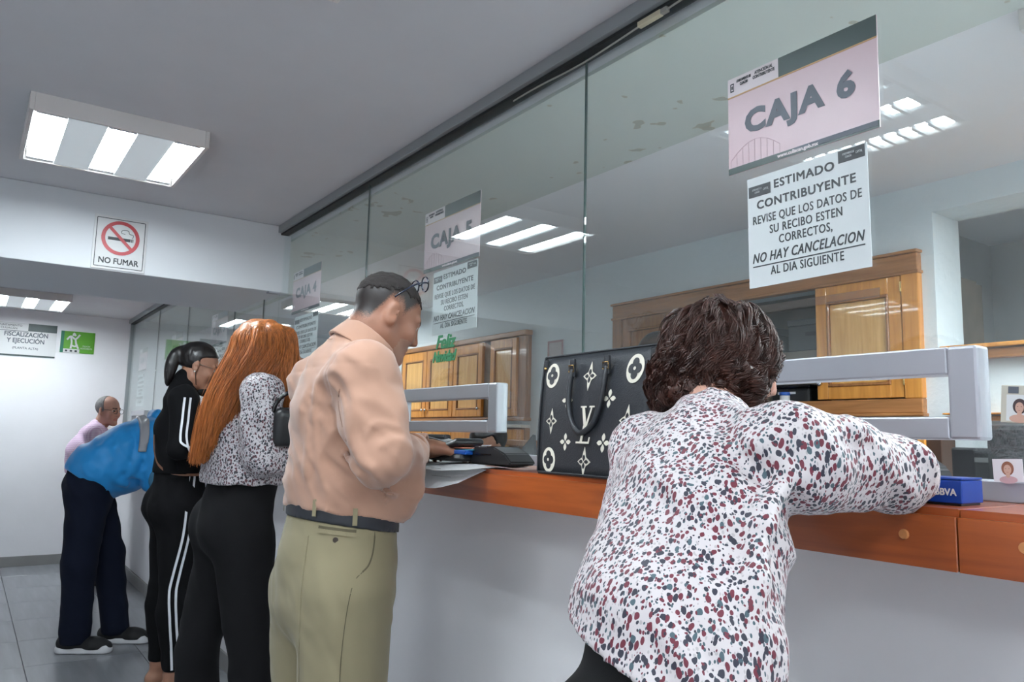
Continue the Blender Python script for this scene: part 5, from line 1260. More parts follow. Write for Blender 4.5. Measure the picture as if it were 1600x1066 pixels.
# ---------------------------------------------------------------- woman with long red hair
def woman_red():
    T = thing('person', 'woman with long copper-red hair in a speckled white blouse and black trousers', 'person', (-2.72, .80, 0))
    X0 = -2.72; sk = skin('light_skin', (.52, .30, .23))
    bl = spots('speckled_cloth', (.52, .49, .51), (.10, .03, .04), (.02, .02, .03), (.06, .06, .07), 130, .43)
    blk = mat('black_suit_cloth', (.005, .005, .006), rough=.85, bump=.1, bscale=500, spec=.25)
    hc = vv(X0, .855, 1.510); fr = frame(-4, 22, 0); hs = .90
    shR, shL = vv(-2.585, .80, 1.375), vv(-2.87, .83, 1.375)
    elR, wrR = vv(-2.53, .80, 1.165), vv(-2.575, .99, 1.20)
    elL, wrL = vv(-2.93, .98, 1.22), vv(-2.74, 1.01, 1.40)
    B = Field(); P = add_head(B, hc, fr, hs)
    B.cap(vv(X0, .80, 1.40), P(0, -.02, -.06), .048, .045, .03)
    B.path([vv(X0, .77, .95), vv(X0, .80, 1.10), vv(X0, .81, 1.26), vv(X0, .81, 1.36)], [.095, .08, .085, .055], .04, UX, 1.4)
    for s, e, w_ in ((shR, elR, wrR), (shL, elL, wrL)): B.cap(s, e, .038, .032, .03); B.cap(e, w_, .031, .022, .02)
    kR, aR = vv(-2.61, .83, .50), vv(-2.60, .85, .09); kL, aL = vv(-2.82, .71, .52), vv(-2.86, .76, .09)
    for x, k, a in ((-2.64, kR, aR), (-2.80, kL, aL)): B.cap((x, .77, .90), k, .08, .05, .03); B.cap(k, a, .048, .032, .02); B.cap(a+vv(0, -.02, -.045), a+vv(0, .14, -.06), .028, .02, .02)
    add_hand(B, wrR, (-.1, .9, .1), (0, -.1, 1), -1, .82); add_hand(B, wrL, (.3, -.15, .95), (.5, .8, .1), 1, .82, (20, 30, 25))
    sdf_obj('body', B, .0062, [sk, lip_m, brow_m, eyew, iris], T, head_mats(hc, fr, hs))
    F = Field()
    F.path([vv(X0, .80, 1.06), vv(X0, .80, 1.14), vv(X0, .80, 1.24), vv(X0, .80, 1.34)], [.132, .126, .118, .085], .05, UX, 1.25)
    F.cap(shL, shR, .056, .058, .04); F.path([shR, vv(-2.545, .79, 1.28), elR], [.060, .060, .054], .03); F.path([elR, lerp(elR, wrR, .6), wrR], [.052, .050, .034], .02)
    F.path([shL, elL, wrL], [.058, .05, .036], .03)
    for a, b in (((-2.50, .83, 1.185), (-2.53, .87, 1.23)), ((-2.485, .79, 1.215), (-2.52, .85, 1.245)), ((-2.50, .88, 1.15), (-2.54, .92, 1.20)), ((-2.49, .80, 1.14), (-2.5, .86, 1.13))): F.cap(a, b, .008, .006, .018)
    displaced(F, folds(.005, [[10, 4, 3], [3, 9, 5], [2, 3, 6]], 5.2), folds(.002, [[20, 9, 12], [9, 20, 8], [6, 6, 22]], 1.1))
    def c(p, d):
        d = np.maximum(d, -(np.linalg.norm(p-vv(X0, .84, 1.455), axis=1)-.055)); d = np.maximum(d, 1.075-p[:, 2]+.003*np.sin(p[:, 1]*70))
        for w_, e in ((wrR, elR), (wrL, elL)): d = np.where(np.linalg.norm(p-w_, axis=1) < .06, np.maximum(d, (p-w_)@unit(w_-e)), d)
        return d
    F.cut(c); sdf_obj('blouse', F, .0062, bl, T, relax=2)
    G = Field(); G.path([vv(X0, .80, 1.08), vv(X0, .78, .99), vv(X0, .762, .92)], [.108, .112, .108], .04, UX, 1.28); G.ell(vv(-2.66, .745, .93), (.09, .092, .10), None, .03); G.ell(vv(-2.79, .745, .93), (.09, .092, .10), None, .03)
    for x, k, a in ((-2.65, kR, aR), (-2.79, kL, aL)): G.cap((x, .785, .90), k, .103, .068, .025); G.cap(k, a+vv(0, -.01, -.02), .066, .080, .02)
    displaced(G, folds(.004, [[8, 6, 3], [3, 6, 8], [1, 2, 4]], 3.1)); G.cut(lambda p, d: np.maximum(np.maximum(d, p[:, 2]-1.10), .03-p[:, 2]))
    sdf_obj('trousers', G, .0075, blk, T, relax=2)
    shoe(T, aR, (.05, 1, 0), blackp, blackp, .25); shoe(T, aL, (-.15, 1, 0), blackp, blackp, .25)
    # long hair: guides from the parting down the back, and a curtain by the face
    hm = mat('copper_red_hair', (.42, .13, .028), rough=.42, var=.5, vscale=6, stretch=(26, 26, 1.2), spec=.5, bump=.5, bscale=6, bdist=.002)
    g = [[(-2.70, .845, 1.622), (-2.635, .905, 1.60), (-2.625, .92, 1.53), (-2.63, .925, 1.45), (-2.63, .935, 1.37), (-2.635, .93, 1.29)],
         [(-2.71, .835, 1.624), (-2.63, .875, 1.60), (-2.612, .895, 1.53), (-2.60, .89, 1.46), (-2.60, .895, 1.38), (-2.61, .90, 1.31)],
         [(-2.71, .825, 1.624), (-2.632, .84, 1.595), (-2.612, .845, 1.53), (-2.60, .80, 1.455), (-2.615, .735, 1.38), (-2.625, .69, 1.28)],
         [(-2.71, .81, 1.622), (-2.645, .79, 1.59), (-2.63, .775, 1.53), (-2.63, .735, 1.45), (-2.635, .69, 1.36), (-2.65, .665, 1.20)],
         [(-2.72, .79, 1.618), (-2.69, .75, 1.58), (-2.68, .735, 1.52), (-2.68, .705, 1.44), (-2.68, .670, 1.34), (-2.69, .648, 1.15)],
         [(-2.72, .79, 1.618), (-2.73, .742, 1.58), (-2.73, .728, 1.52), (-2.73, .695, 1.44), (-2.735, .66, 1.32), (-2.735, .640, 1.14)],
         [(-2.73, .79, 1.62), (-2.775, .765, 1.59), (-2.79, .745, 1.52), (-2.79, .71, 1.43), (-2.79, .67, 1.32), (-2.78, .650, 1.16)],
         [(-2.73, .81, 1.622), (-2.805, .81, 1.59), (-2.82, .805, 1.52), (-2.83, .76, 1.43), (-2.83, .71, 1.33), (-2.82, .68, 1.22)],
         [(-2.735, .835, 1.622), (-2.81, .87, 1.595), (-2.828, .88, 1.52), (-2.83, .87, 1.44), (-2.84, .86, 1.36), (-2.84, .84, 1.28)]]
    G9 = np.array([[list(v) for v in smooth_path(q, 4)] for q in g])             # (9, 21, 3)
    Hh = Field(); Hh.ell(vv(X0, .832, 1.540), (.080, .094, .080), None, .02)
    for q in G9[1:]:
        q = q[::2]; Hh.path([a+(vv(X0, .82, a[2])-a)*.14 for a in q], [.012]+[.017]*(len(q)-3)+[.011, .006], .02)
    Hh.cut(lambda p, d: np.maximum(d, -(np.linalg.norm((p-P(0, .115, -.05))@fr.T/vv(.05, .06, .09), axis=1)-1)*.05))
    v0, f0 = polygonise(Hh, .0065, .03)
    rr = np.random.default_rng(5); n = 5200; s_ = rr.random(n)*7.999; i = s_.astype(int); fsh = (s_-i)[:, None, None]; fsh = fsh*fsh*(3-2*fsh)
    Pn = G9[i]*(1-fsh)+G9[i+1]*fsh; tt = np.linspace(0, 1, Pn.shape[1])[None, :, None]
    Pn = Pn+rr.normal(0, 1, (n, 1, 3))*vv(.006, .006, .004)*(.35+1.0*tt)+.0022*np.sin(tt*rr.uniform(6, 14, (n, 1, 1))+rr.uniform(0, 6, (n, 1, 1)))*rr.normal(0, 1, (n, 1, 3))
    cut = rr.uniform(.93, 1, n); Pn[:, -1] = Pn[:, -2]*(1-cut[:, None])+Pn[:, -1]*cut[:, None]
    v1, f1 = strands(Pn, rr.uniform(.0009, .0018, n)); joined('hair', [(v0, f0), (v1, f1)], hm, T)
woman_red()
# black shoulder bag hanging at her side, towards the man in tan
t = thing('shoulder_bag', 'black shoulder bag held at the hip of the red-haired woman', 'handbag', (-2.50, .90, 1.225), (0, math.radians(6), 0))
bm = bmesh.new(); bx(bm, -.045, .045, -.09, .12, -.02, .10, .025, 4); link('bag_body', bm, blackp, t, True)
tube('strap', smooth_path([(-.0, -.10, .06), (.0, -.07, .135), (.0, .0, .165), (0, .08, .15), (0, .12, .06)], 6), .007, blackg, t, 8)
tube('zip', [(-.0, -.07, .101), (0, 0, .1015), (0, .1, .101)], .003, blackg, t, 6)
# ---------------------------------------------------------------- woman in the black tracksuit
def woman_black():
    X0 = -4.15
    T = thing('person', 'woman with a black ponytail in a black tracksuit with white side stripes', 'person', (X0, .90, 0))
    sk = skin('brown_skin', (.36, .18, .115)); vel = mat('black_velour', (.004, .004, .005), rough=.9, bump=.1, bscale=400, spec=.2)
    hc = vv(X0, .955, 1.572); fr = frame(14, 20, 0); hs = .96
    shR, shL = vv(-3.985, .86, 1.395), vv(-4.31, .90, 1.395)
    elR, wrR = vv(-3.925, .845, 1.165), vv(-4.02, 1.06, 1.165)
    elL, wrL = vv(-4.37, 1.0, 1.2), vv(-4.2, 1.15, 1.21)
    kR, aR = vv(-4.05, .895, .45), vv(-4.06, .915, .10); kL, aL = vv(-4.24, .885, .46), vv(-4.27, .895, .10)
    B = Field(); P = add_head(B, hc, fr, hs)
    B.cap(vv(X0, .885, 1.43), P(0, -.02, -.06), .050, .048, .03)
    B.path([vv(X0, .90, .92), vv(X0, .90, 1.06), vv(X0, .895, 1.25), vv(X0, .885, 1.37)], [.10, .085, .09, .06], .04, UX, 1.4)
    for s, e, w_ in ((shR, elR, wrR), (shL, elL, wrL)): B.cap(s, e, .042, .034, .03); B.cap(e, w_, .033, .023, .02)
    for x, k, a, q in ((-4.07, kR, aR, .12), (-4.23, kL, aL, -.05)):
        B.cap((x, .90, .85), k, .08, .048, .03); B.cap(k, a, .048, .034, .02); bare_foot(B, a, (q, 1, 0), 1.0)
    add_hand(B, wrR, (-.3, .9, .05), (0, -.1, 1), -1, .9); add_hand(B, wrL, (.4, .9, 0), (0, 0, 1), 1, .9)
    sdf_obj('body', B, .0065, [sk, lip_m, brow_m, eyew, iris], T, head_mats(hc, fr, hs))
    Hh = Field(); Hh.ell(P(0, -.016, .036), (.082*hs, .104*hs, .093*hs), fr, .02)
    Hh.cut(lambda p, d: np.maximum(d, (np.where(((p-hc)@fr.T)[:, 1] > .0, .038+(((p-hc)@fr.T)[:, 1])*.45, -.03+0*p[:, 0])-((p-hc)@fr.T)[:, 2])*hs))
    H0 = Hh; Hh = Field(); Hh.add(H0, .01); Hh.cap(P(0, -.085, .045), P(0, -.11, .035), .030, .032, .012)
    pt = smooth_path([P(0, -.105, .040), P(.012, -.128, .01), P(.02, -.125, -.045), P(.02, -.112, -.10), P(.015, -.10, -.15)], 3)
    Hh.path([np.array(q) for q in pt], [.024, .025, .026, .027, .028, .028, .027, .026, .024, .021, .017, .012, .007], .012)
    displaced(Hh, lambda p: .0022*vnoise(p@np.diag([150., 40., 40.]))+.001*vnoise(p@np.diag([300., 60., 60.])))
    hm = mat('glossy_black_hair', (.008, .006, .006), rough=.33, bump=.5, bscale=60, stretch=(8, 1, 1), spec=.6, bdist=.001)
    hh = sdf_obj('hair', Hh, .0052, hm, T)
    tie = tube('hair_tie', [P(.032*math.cos(a), -.092, .04+.032*math.sin(a)) for a in np.linspace(0, 6.283, 15)[:-1]], .006, mat('teal_hair_tie', (.03, .07, .07), rough=.7), None, 6, True); fixp(tie, hh)
    F = Field()
    F.path([vv(X0, .90, 1.03), vv(X0, .905, 1.12), vv(X0, .895, 1.26), vv(X0, .885, 1.37)], [.115, .118, .118, .078], .05, UX, 1.35)
    F.cap(shL, shR, .058, .060, .04); F.cap(vv(X0, .88, 1.40), P(0, -.03, -.085), .070, .056, .03)
    F.path([shR, elR], [.062, .055], .03); F.path([elR, lerp(elR, wrR, .6), wrR], [.054, .048, .036], .02); F.path([shL, elL, wrL], [.06, .05, .036], .03)
    displaced(F, folds(.004, [[9, 4, 3], [3, 9, 5], [2, 3, 6]], 9.2))
    def c(p, d):
        d = np.maximum(d, -(np.linalg.norm(p-P(0, .03, -.085), axis=1)-.060)); d = np.maximum(d, 1.035-p[:, 2])
        for w_, e in ((wrR, elR), (wrL, elL)): d = np.where(np.linalg.norm(p-w_, axis=1) < .06, np.maximum(d, (p-w_)@unit(w_-e)), d)
        return d
    F.cut(c); jk = sdf_obj('jacket', F, .0068, vel, T, relax=2)
    st = mat('white_stripe_tape', (.72, .74, .78), rough=.5)
    for o in (-.012, .012):
        ribbon('stripe', [(-3.70, shR[1]+.0+o, 1.40), (-3.70, .853+o, 1.30), (-3.70, .846+o, 1.215), (-3.70, .856+o*1.2, 1.17-o), (-3.70, .90+o*.3, 1.150-o), (-3.70, .99, 1.150-o), (-3.70, 1.04, 1.155-o)], F.bare(), vv(-1, 0, 0), .010, st, jk, off=.006)
    G = Field(); G.path([vv(X0, .90, 1.03), vv(X0, .90, .95), vv(X0, .89, .88)], [.108, .115, .118], .05, UX, 1.35); G.ell(vv(-4.08, .86, .87), (.10, .10, .10), None, .05); G.ell(vv(-4.22, .86, .87), (.10, .10, .10), None, .05)
    for x, k, a in ((-4.07, kR, aR), (-4.22, kL, aL)): G.cap((x, .90, .84), k, .108, .062, .03); G.cap(k, vv(a[0], a[1]-.0, .14), .062, .05, .03); G.cap(lerp(k, a, .2)+vv(0, -.02, 0), lerp(k, a, .5), .055, .05, .04)
    displaced(G, folds(.003, [[9, 6, 3], [3, 6, 9], [1, 2, 4]], 3.1)); G.cut(lambda p, d: np.maximum(np.maximum(d, p[:, 2]-1.06), .115-p[:, 2]))
    tr = sdf_obj('trousers', G, .0068, vel, T, relax=2)
    for o in (-.013, .013):
        ribbon('stripe', [(-3.70, .925+o, 1.03), (-3.70, .915+o, .90), (-3.70, .91+o, .75), (-3.70, .885+o, .58), (-3.70, .875+o, .48), (-3.70, .885+o, .36), (-3.70, .905+o, .22), (-3.70, .915+o, .13)], G.bare(), vv(-1, 0, 0), .011, st, tr, off=.005)
    # chin-worn mask, glasses, earring
    m = Field(); m.ell(P(0, .075, -.115), (.040*hs, .035*hs, .026*hs), fr, .01); sdf_obj('face_mask', m, .005, mat('black_mask_cloth', (.008, .008, .009), rough=.9), T)
    lp = tube('ear_loop', [P(.066, .03, -.10), P(.074, .01, -.06), P(.083, -.008, -.02)], .0016, blackp, None, 5); fixp(lp, T)
    gm = mat('thin_metal_glasses', (.35, .33, .30), rough=.3, metal=.8)
    g = tube('glasses', [P(.078, -.0, .006), P(.068, .07, .010)], .0014, gm, None, 5); fixp(g, T)
    for sx in (-1, 1):
        q = tube('lens_rim', [P(sx*.034+.026*math.cos(a), .103-.004*abs(math.cos(a)), .002+.019*math.sin(a)) for a in np.linspace(0, 6.283, 17)[:-1]], .0013, gm, None, 5, True); fixp(q, g)
    bm = bmesh.new(); bmesh.ops.create_uvsphere(bm, u_segments=8, v_segments=6, radius=.005, matrix=Matrix.Translation(Vector(P(.087, -.004, -.038)))); wlink('earring', bm, mat('pearl', (.8, .78, .75), rough=.2), T, True)
    # narrow strap of a bag round her waist
    ribbon('waist_strap', [(-3.7, y, z) for y, z in [(.684, 1.223), (.693, 1.134), (.721, 1.071), (.789, 1.039), (.906, 1.033)]], F.bare(), vv(-.97, .2, 0), .012, mat('tan_strap', (.20, .09, .05), rough=.5), T, off=.007)
woman_black()

# ---------------------------------------------------------------- man bending over the counter in blue
def man_blue():
    X0 = -5.14
    T = thing('person', 'man bent over the counter in a bright blue work jacket and navy trousers', 'person', (X0, .62, 0))
    sk = MATS['brown_skin']; bl = mat('bright_blue_cloth', (.010, .27, .66), rough=.55, bump=.15, bscale=120, sheen=.15, bdist=.001); nv = mat('navy_trouser_cloth', (.003, .006, .018), rough=.85, bump=.1, bscale=400, spec=.25)
    hc = vv(-5.20, 1.13, 1.30); fr = frame(0, 55, 0); hs = .95
    shR, shL = vv(-4.99, .945, 1.205), vv(-5.32, .98, 1.20); elR, wrR = vv(-4.985, .965, .985), vv(-5.08, 1.12, 1.19); elL, wrL = vv(-5.42, 1.06, 1.21), vv(-5.27, 1.15, 1.215)
    kA, aA = vv(-5.045, .60, .50), vv(-5.085, .615, .10); kB, aB = vv(-5.23, .77, .52), vv(-5.205, .835, .10)
    B = Field(); P = add_head(B, hc, fr, hs); B.cap(vv(-5.17, 1.0, 1.24), P(0, -.02, -.05), .052, .05, .03)
    B.path([vv(X0, .62, .93), vv(X0, .72, 1.06), vv(X0, .86, 1.16), vv(X0, .97, 1.21)], [.10, .10, .10, .065], .04, UX, 1.4)
    for s, e, w_ in ((shR, elR, wrR), (shL, elL, wrL)): B.cap(s, e, .045, .038, .03); B.cap(e, w_, .036, .025, .02)
    for k, a in ((kA, aA), (kB, aB)): B.cap((k[0], .62, .88), k, .08, .05, .03); B.cap(k, a, .05, .035, .02); B.cap(a+vv(0, 0, -.05), a+vv(.03, .13, -.06), .028, .02, .02)
    add_hand(B, wrR, (-.3, .8, .02), (0, 0, 1), -1, .9); add_hand(B, wrL, (.4, .8, 0), (0, 0, 1), 1, .9)
    sdf_obj('body', B, .0075, [sk, lip_m, brow_m, eyew, iris], T, head_mats(hc, fr, hs))
    Hh = Field(); Hh.ell(P(0, -.016, .036), (.080*hs, .102*hs, .091*hs), fr, .02); Hh.cut(lambda p, d: np.maximum(d, (.01-((p-hc)@fr.T)[:, 2])*hs)); displaced(Hh, lambda p: .0015*vnoise(p*200))
    sdf_obj('hair', Hh, .006, MATS['cropped_black_hair'], T)
    F = Field(); F.path([vv(X0, .625, .90), vv(X0, .66, 1.01), vv(X0, .79, 1.10), vv(X0, .91, 1.175), vv(X0, .97, 1.20)], [.130, .150, .155, .135, .09], .06, UX, 1.25)
    F.cap(vv(X0, .78, .96), vv(X0, .86, 1.02), .10, .12, .06, UX, 1.3)
    F.cap(shL, shR, .075, .075, .04); F.path([shR, elR], [.085, .078], .04); F.path([elR, lerp(elR, wrR, .6), wrR], [.072, .055, .04], .03); F.path([shL, elL, wrL], [.075, .06, .04], .03)
    F.cap(vv(-5.26, .96, 1.335), vv(-5.12, .96, 1.335), .030, .032, .02)
    F.cap(vv(-5.0, .93, .93), vv(-5.0, .99, .90), .055, .05, .03)
    for a, b, c, r_ in (((-4.96, .86, 1.20), (-4.95, .84, 1.08), (-4.96, .80, .98), .014), ((-4.97, .80, 1.18), (-4.955, .77, 1.08), (-4.97, .72, .98), .012), ((-4.96, .72, 1.12), (-4.955, .78, 1.02), (-4.97, .88, .96), .012), ((-4.98, .62, 1.06), (-4.97, .68, 1.0), (-4.975, .8, .93), .011), ((-5.0, .64, 1.12), (-4.98, .72, 1.13), (-4.97, .80, 1.16), .010)):
        pp = smooth_path([a, b, c], 3); F.path([np.array(q) for q in pp], [r_*.4]+[r_]*(len(pp)-2)+[r_*.4], .03)
    displaced(F, folds(.006, [[4, 7, 7], [3, 8, -6], [2, 5, 5]], 2.2), folds(.002, [[8, 14, 14], [9, 15, -9], [4, 9, 9]], 7.7))
    hem = unit(vv(0, .48, .88))
    def c(p, d):
        d = np.maximum(d, -(np.linalg.norm(p-vv(-5.19, 1.09, 1.27), axis=1)-.075)); d = np.where(p[:, 0] < -5.06, d, d)
        low = ((p-vv(X0, .60, .93))@unit(vv(0, .80, 1.0))); d = np.where((p[:, 1] < .90) | (p[:, 0] < -5.08), np.maximum(d, -low), d); return d
    F.cut(c); jk = sdf_obj('jacket', F, .0075, bl, T, relax=2)
    def patch(name, fn, m, out=.007):
        W = Field(); W.pr = list(F.pr); W.post = list(F.post); W.cut(lambda p, d: np.maximum(d-out, fn(p))); q = sdf_obj(name, W, .0065, m); fixp(q, jk)
    bn = unit(vv(0, 1, -.06)); patch('reflective_band', lambda p: np.maximum(np.maximum(np.abs((p-vv(-5, .862, 1.2))@bn)-.022, 1.115-p[:, 2]), -5.12-p[:, 0]), mat('grey_reflective_tape', (.34, .34, .36), rough=.4))
    patch('mesh_patch', lambda p: np.maximum(np.linalg.norm((p-vv(-4.93, .955, .96))/vv(1, 1, 1.5), axis=1)-.052, -4.975-p[:, 0]), mat('grey_blue_mesh', (.05, .17, .28), rough=.7, bump=.8, bscale=200), .005)
    G = Field(); G.path([vv(X0, .645, 1.02), vv(X0, .625, .93), vv(X0, .63, .86)], [.112, .128, .12], .05, UX, 1.3)
    G.cap((-5.06, .615, .86), kA, .115, .085, .03); G.cap(kA, vv(aA[0], aA[1], .08), .085, .075, .03); G.cap((-5.22, .66, .86), kB, .11, .082, .03); G.cap(kB, vv(aB[0], aB[1], .09), .082, .072, .03)
    displaced(G, folds(.006, [[6, 6, 4], [3, 6, 9], [1, 2, 4]], 6.1)); G.cut(lambda p, d: np.maximum(np.maximum(d, (p-vv(X0, .62, 1.0))@unit(vv(0, .45, 1))), .05-p[:, 2]))
    sdf_obj('trousers', G, .0078, nv, T, relax=2)
    wsole = mat('white_rubber_sole', (.7, .7, .72), rough=.5)
    for a in (aA, aB):
        dr = (.143, .247, 0) if a is aA else (.123, .213, 0)
        s = shoe(T, a, dr, mat('black_knit_shoe', (.008, .008, .009), rough=.7), wsole, .285)
        d = unit(dr); t = np.cross(d, UZ)
        for i in range(4):
            c0 = vv(a[0], a[1], 0)-d*.055+d*(.095+.022*i)+vv(0, 0, .094-.008*i)
            q = tube('lace', [c0-t*.02, c0+vv(0, 0, .004), c0+t*.02], .0025, blackg, None, 5); fixp(q, s)
man_blue()

# ---------------------------------------------------------------- older man at the far end
def man_pink():
    T = thing('person', 'grey-haired man with glasses in a pink checked shirt near the back wall', 'person', (-7.2, .85, 0))
    X0 = -7.2; sk = skin('ruddy_skin', (.42, .22, .16)); hc = vv(-7.16, .965, 1.39); fr = frame(48, 6, 0); hs = .98
    shR, shL = vv(-7.02, .86, 1.20), vv(-7.38, .90, 1.20); elR, wrR = vv(-6.97, .92, .98), vv(-7.05, 1.08, 1.18); elL, wrL = vv(-7.43, 1.02, 1.1), vv(-7.3, 1.12, 1.2)
    B = Field(); P = add_head(B, hc, fr, hs); B.cap(vv(-7.18, .90, 1.24), P(0, -.02, -.06), .058, .056, .03)
    B.path([vv(X0, .84, .90), vv(X0, .85, 1.05), vv(X0, .88, 1.18)], [.11, .11, .08], .04, UX, 1.4)
    kR, aR, kL, aL = vv(-7.10, .90, .48), vv(-7.12, .92, .10), vv(-7.32, .86, .48), vv(-7.34, .86, .10)
    for s, e, w_ in ((shR, elR, wrR), (shL, elL, wrL)): B.cap(s, e, .045, .036, .03); B.cap(e, w_, .036, .026, .02)
    for k, a in ((kR, aR), (kL, aL)): B.cap((k[0], .85, .85), k, .08, .05, .03); B.cap(k, a, .05, .035, .02)
    add_hand(B, wrR, (-.2, .9, .02), (0, 0, 1), -1, .95); add_hand(B, wrL, (.3, .9, 0), (0, 0, 1), 1, .95)
    sdf_obj('body', B, .0075, [sk, lip_m, brow_m, eyew, iris], T, head_mats(hc, fr, hs))
    Hh = Field(); Hh.ell(P(0, -.016, .034), (.080*hs, .102*hs, .088*hs), fr, .02)
    def c(p, d):
        q = (p-hc)@fr.T/hs; return np.maximum(d, np.maximum(-.045-q[:, 2], q[:, 1]-.012+.25*(q[:, 2]-.03)))
    Hh.cut(c); displaced(Hh, lambda p: .0015*vnoise(p*200)); sdf_obj('hair', Hh, .006, mat('grey_short_hair', (.16, .15, .15), rough=.8, var=.3, vscale=80), T)
    pk = mat('pink_check_cloth', (.62, .42, .55), rough=.7)
    nt = pk.node_tree; b = nt.nodes['Principled BSDF']; L = nt.links; tc = nt.nodes.new('ShaderNodeTexCoord')
    acc = None
    for ax in ('X', 'Z'):
        wv = nt.nodes.new('ShaderNodeTexWave'); wv.bands_direction = ax; wv.inputs['Scale'].default_value = 22; L.new(tc.outputs['Object'], wv.inputs[0])
        if acc is None: acc = wv
        else:
            ad = nt.nodes.new('ShaderNodeMath'); ad.operation = 'MULTIPLY_ADD'; ad.inputs[1].default_value = .5; L.new(acc.outputs['Fac'], ad.inputs[0])
            m2 = nt.nodes.new('ShaderNodeMath'); m2.operation = 'MULTIPLY'; m2.inputs[1].default_value = .5; L.new(wv.outputs['Fac'], m2.inputs[0]); L.new(m2.outputs[0], ad.inputs[2])
            r = nt.nodes.new('ShaderNodeValToRGB'); r.color_ramp.elements[0].color = (.50, .28, .46, 1); r.color_ramp.elements[1].color = (.74, .62, .72, 1); L.new(ad.outputs[0], r.inputs[0]); L.new(r.outputs[0], b.inputs['Base Color'])
    F = Field(); F.path([vv(X0, .85, .92), vv(X0, .85, 1.05), vv(X0, .875, 1.17)], [.15, .155, .105], .06, UX, 1.25); F.cap(shL, shR, .07, .07, .04); F.cap(vv(-7.18, .89, 1.21), vv(-7.18, .91, 1.26), .08, .066, .03)
    F.path([shR, elR, wrR], [.07, .06, .04], .03); F.path([shL, elL, wrL], [.07, .06, .04], .03)
    displaced(F, folds(.004, [[6, 6, 4], [3, 6, 9], [1, 2, 4]], 6.1)); F.cut(lambda p, d: np.maximum(np.maximum(d, .88-p[:, 2]), -(np.linalg.norm(p-vv(-7.17, .95, 1.30), axis=1)-.066)))
    sdf_obj('shirt', F, .0085, pk, T)
    G = Field(); G.path([vv(X0, .85, .95), vv(X0, .85, .86)], [.13, .13], .05, UX, 1.25)
    for k, a in ((kR, aR), (kL, aL)): G.cap((k[0], .85, .84), k, .105, .08, .03); G.cap(k, vv(a[0], a[1], .07), .08, .07, .03)
    G.cut(lambda p, d: np.maximum(np.maximum(d, p[:, 2]-.94), .05-p[:, 2])); sdf_obj('trousers', G, .009, MATS['navy_trouser_cloth'], T)
    shoe(T, aR, (.1, 1, 0), MATS['brown_shoe_leather'], blackp, .28); shoe(T, aL, (-.1, 1, 0), MATS['brown_shoe_leather'], blackp, .28)
    gm = mat('dark_glasses_frame', (.02, .02, .02), rough=.3); g = tube('glasses', [P(.082, .0, .006), P(.070, .085, .010)], .002, gm, None, 5); fixp(g, T)
    for sx in (-1, 1):
        q = tube('lens_rim', [P(sx*.035+.026*math.cos(a), .106-.006*abs(math.cos(a)), .002+.018*math.sin(a)) for a in np.linspace(0, 6.283, 17)[:-1]], .002, gm, None, 5, True); fixp(q, g)
man_pink()

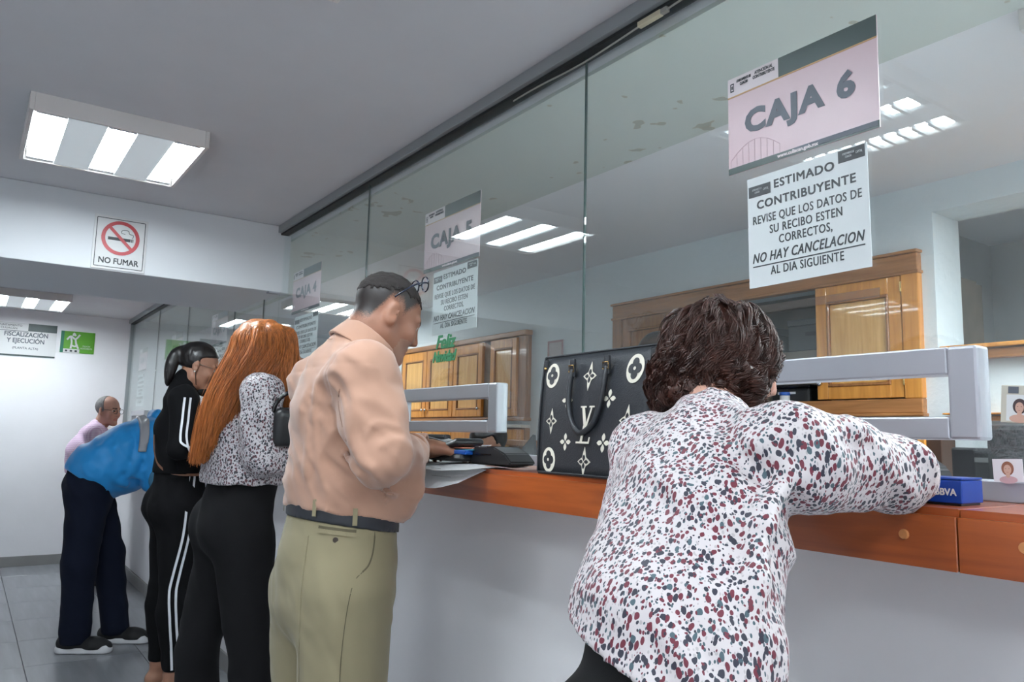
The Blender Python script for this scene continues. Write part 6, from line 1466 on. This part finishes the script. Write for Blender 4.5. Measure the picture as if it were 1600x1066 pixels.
# ---------------------------------------------------------------- teller seated behind the glass: only the top of the head shows
def teller(ox, oy, oz, label, stand=False):
    O = vv(ox, oy, oz); T = thing('person', label, 'person', (ox, oy, 0))
    hc = O+vv(0, 0, 0); fr = frame(180, 22, 0); hs = .93; B = Field(); P = add_head(B, hc, fr, hs)
    shR, shL = O+vv(-.17, .05, -.215), O+vv(.17, .05, -.215); ne = O+vv(0, .06, -.16); ch, wa, pe = O+vv(0, .07, -.25), O+vv(0, .09, -.46), O+vv(0, .11, -.68)
    B.cap(ne, P(0, -.02, -.06), .05, .048, .03); B.path([pe, wa, ch], [.11, .10, .07], .04, UX, 1.4)
    eR, eL = O+vv(-.21, -.0, -.42), O+vv(.21, -.0, -.42); wR, wL = vv(ox-.12, 1.84, 1.105), vv(ox+.12, 1.84, 1.105)
    if stand: eR, eL, wR, wL = O+vv(-.22, .04, -.46), O+vv(.22, .04, -.46), O+vv(-.15, -.12, -.52), O+vv(.15, -.12, -.52)
    for s_, e, w_ in ((shR, eR, wR), (shL, eL, wL)): B.cap(s_, e, .04, .034, .03); B.cap(e, w_, .033, .023, .02)
    legs = []
    for sx in (-.1, .1):
        k = vv(ox+sx, pe[1] if stand else pe[1]-.36, .50); a = vv(ox+sx, k[1], .08); legs.append((pe+vv(sx*.8, 0, -.03), k, a)); B.cap(legs[-1][0], k, .075, .055, .03); B.cap(k, a, .05, .035, .02)
    add_hand(B, wR, (.3, -.9, 0), (0, 0, 1), 1, .85); add_hand(B, wL, (-.3, -.9, 0), (0, 0, 1), -1, .85)
    sdf_obj('body', B, .010, [MATS['brown_skin'], lip_m, brow_m, eyew, iris], T, head_mats(hc, fr, hs))
    H0 = Field(); H0.ell(P(0, -.016, .036), (.084*hs, .106*hs, .096*hs), fr, .02); H0.cut(lambda p, d: np.maximum(d, (np.where(((p-hc)@fr.T)[:, 1] > .0, .05, -.06)-((p-hc)@fr.T)[:, 2])*hs)); sdf_obj('hair', H0, .007, MATS['glossy_black_hair'], T)
    F = Field(); F.path([pe, wa, ch], [.13, .13, .09], .05, UX, 1.3); F.cap(shL, shR, .06, .06, .04)
    for s_, e, w_ in ((shR, eR, wR), (shL, eL, wL)): F.path([s_, e, lerp(e, w_, .9)], [.06, .052, .038], .03)
    F.cut(lambda p, d: np.maximum(d, -(np.linalg.norm(p-(ne+vv(0, -.03, .04)), axis=1)-.06))); sdf_obj('shirt', F, .011, MATS['black_suit_cloth'] if not stand else MATS['royal_blue_card'], T)
    G = Field(); G.path([pe+vv(0, 0, .06), pe+vv(0, 0, -.05)], [.135, .13], .04, UX, 1.3)
    for h_, k, a in legs: G.cap(h_, k, .09, .07, .03); G.cap(k, a, .068, .055, .03)
    sdf_obj('trousers', G, .011, MATS['navy_trouser_cloth'], T)
    return pe
pe = teller(-3.13, 2.06, 1.21, 'black-haired teller seated behind the brushed metal slot frame, only the top of the head showing')
ch = thing('office_chair', 'dark office chair under the seated teller behind the glass', 'chair', (-3.13, 2.17, 0))
box('seat', -.22, .22, -.22, .22, pe[2]-.21, pe[2]-.13, blackp, ch, .02); box('backrest', -.19, .19, .20, .25, pe[2]-.05, pe[2]+.35, blackp, ch, .02)
bm = bmesh.new(); cyl(bm, (0, 0, .06), (0, 0, pe[2]-.2), .025); link('gas_lift', bm, chrome, ch, True)
for k in range(5):
    a = 2*math.pi*k/5; tube('base_arm', [(0, 0, .09), (.24*math.cos(a), .24*math.sin(a), .04)], .016, blackp, ch)
teller(-2.165, 2.22, 1.555, 'teller standing behind the handbag, only the black hair showing above it', True)
for o in [o for o in bpy.data.objects if o.type == 'EMPTY' and o.get('label') and not o.children]: print('EMPTY without parts', o.name)
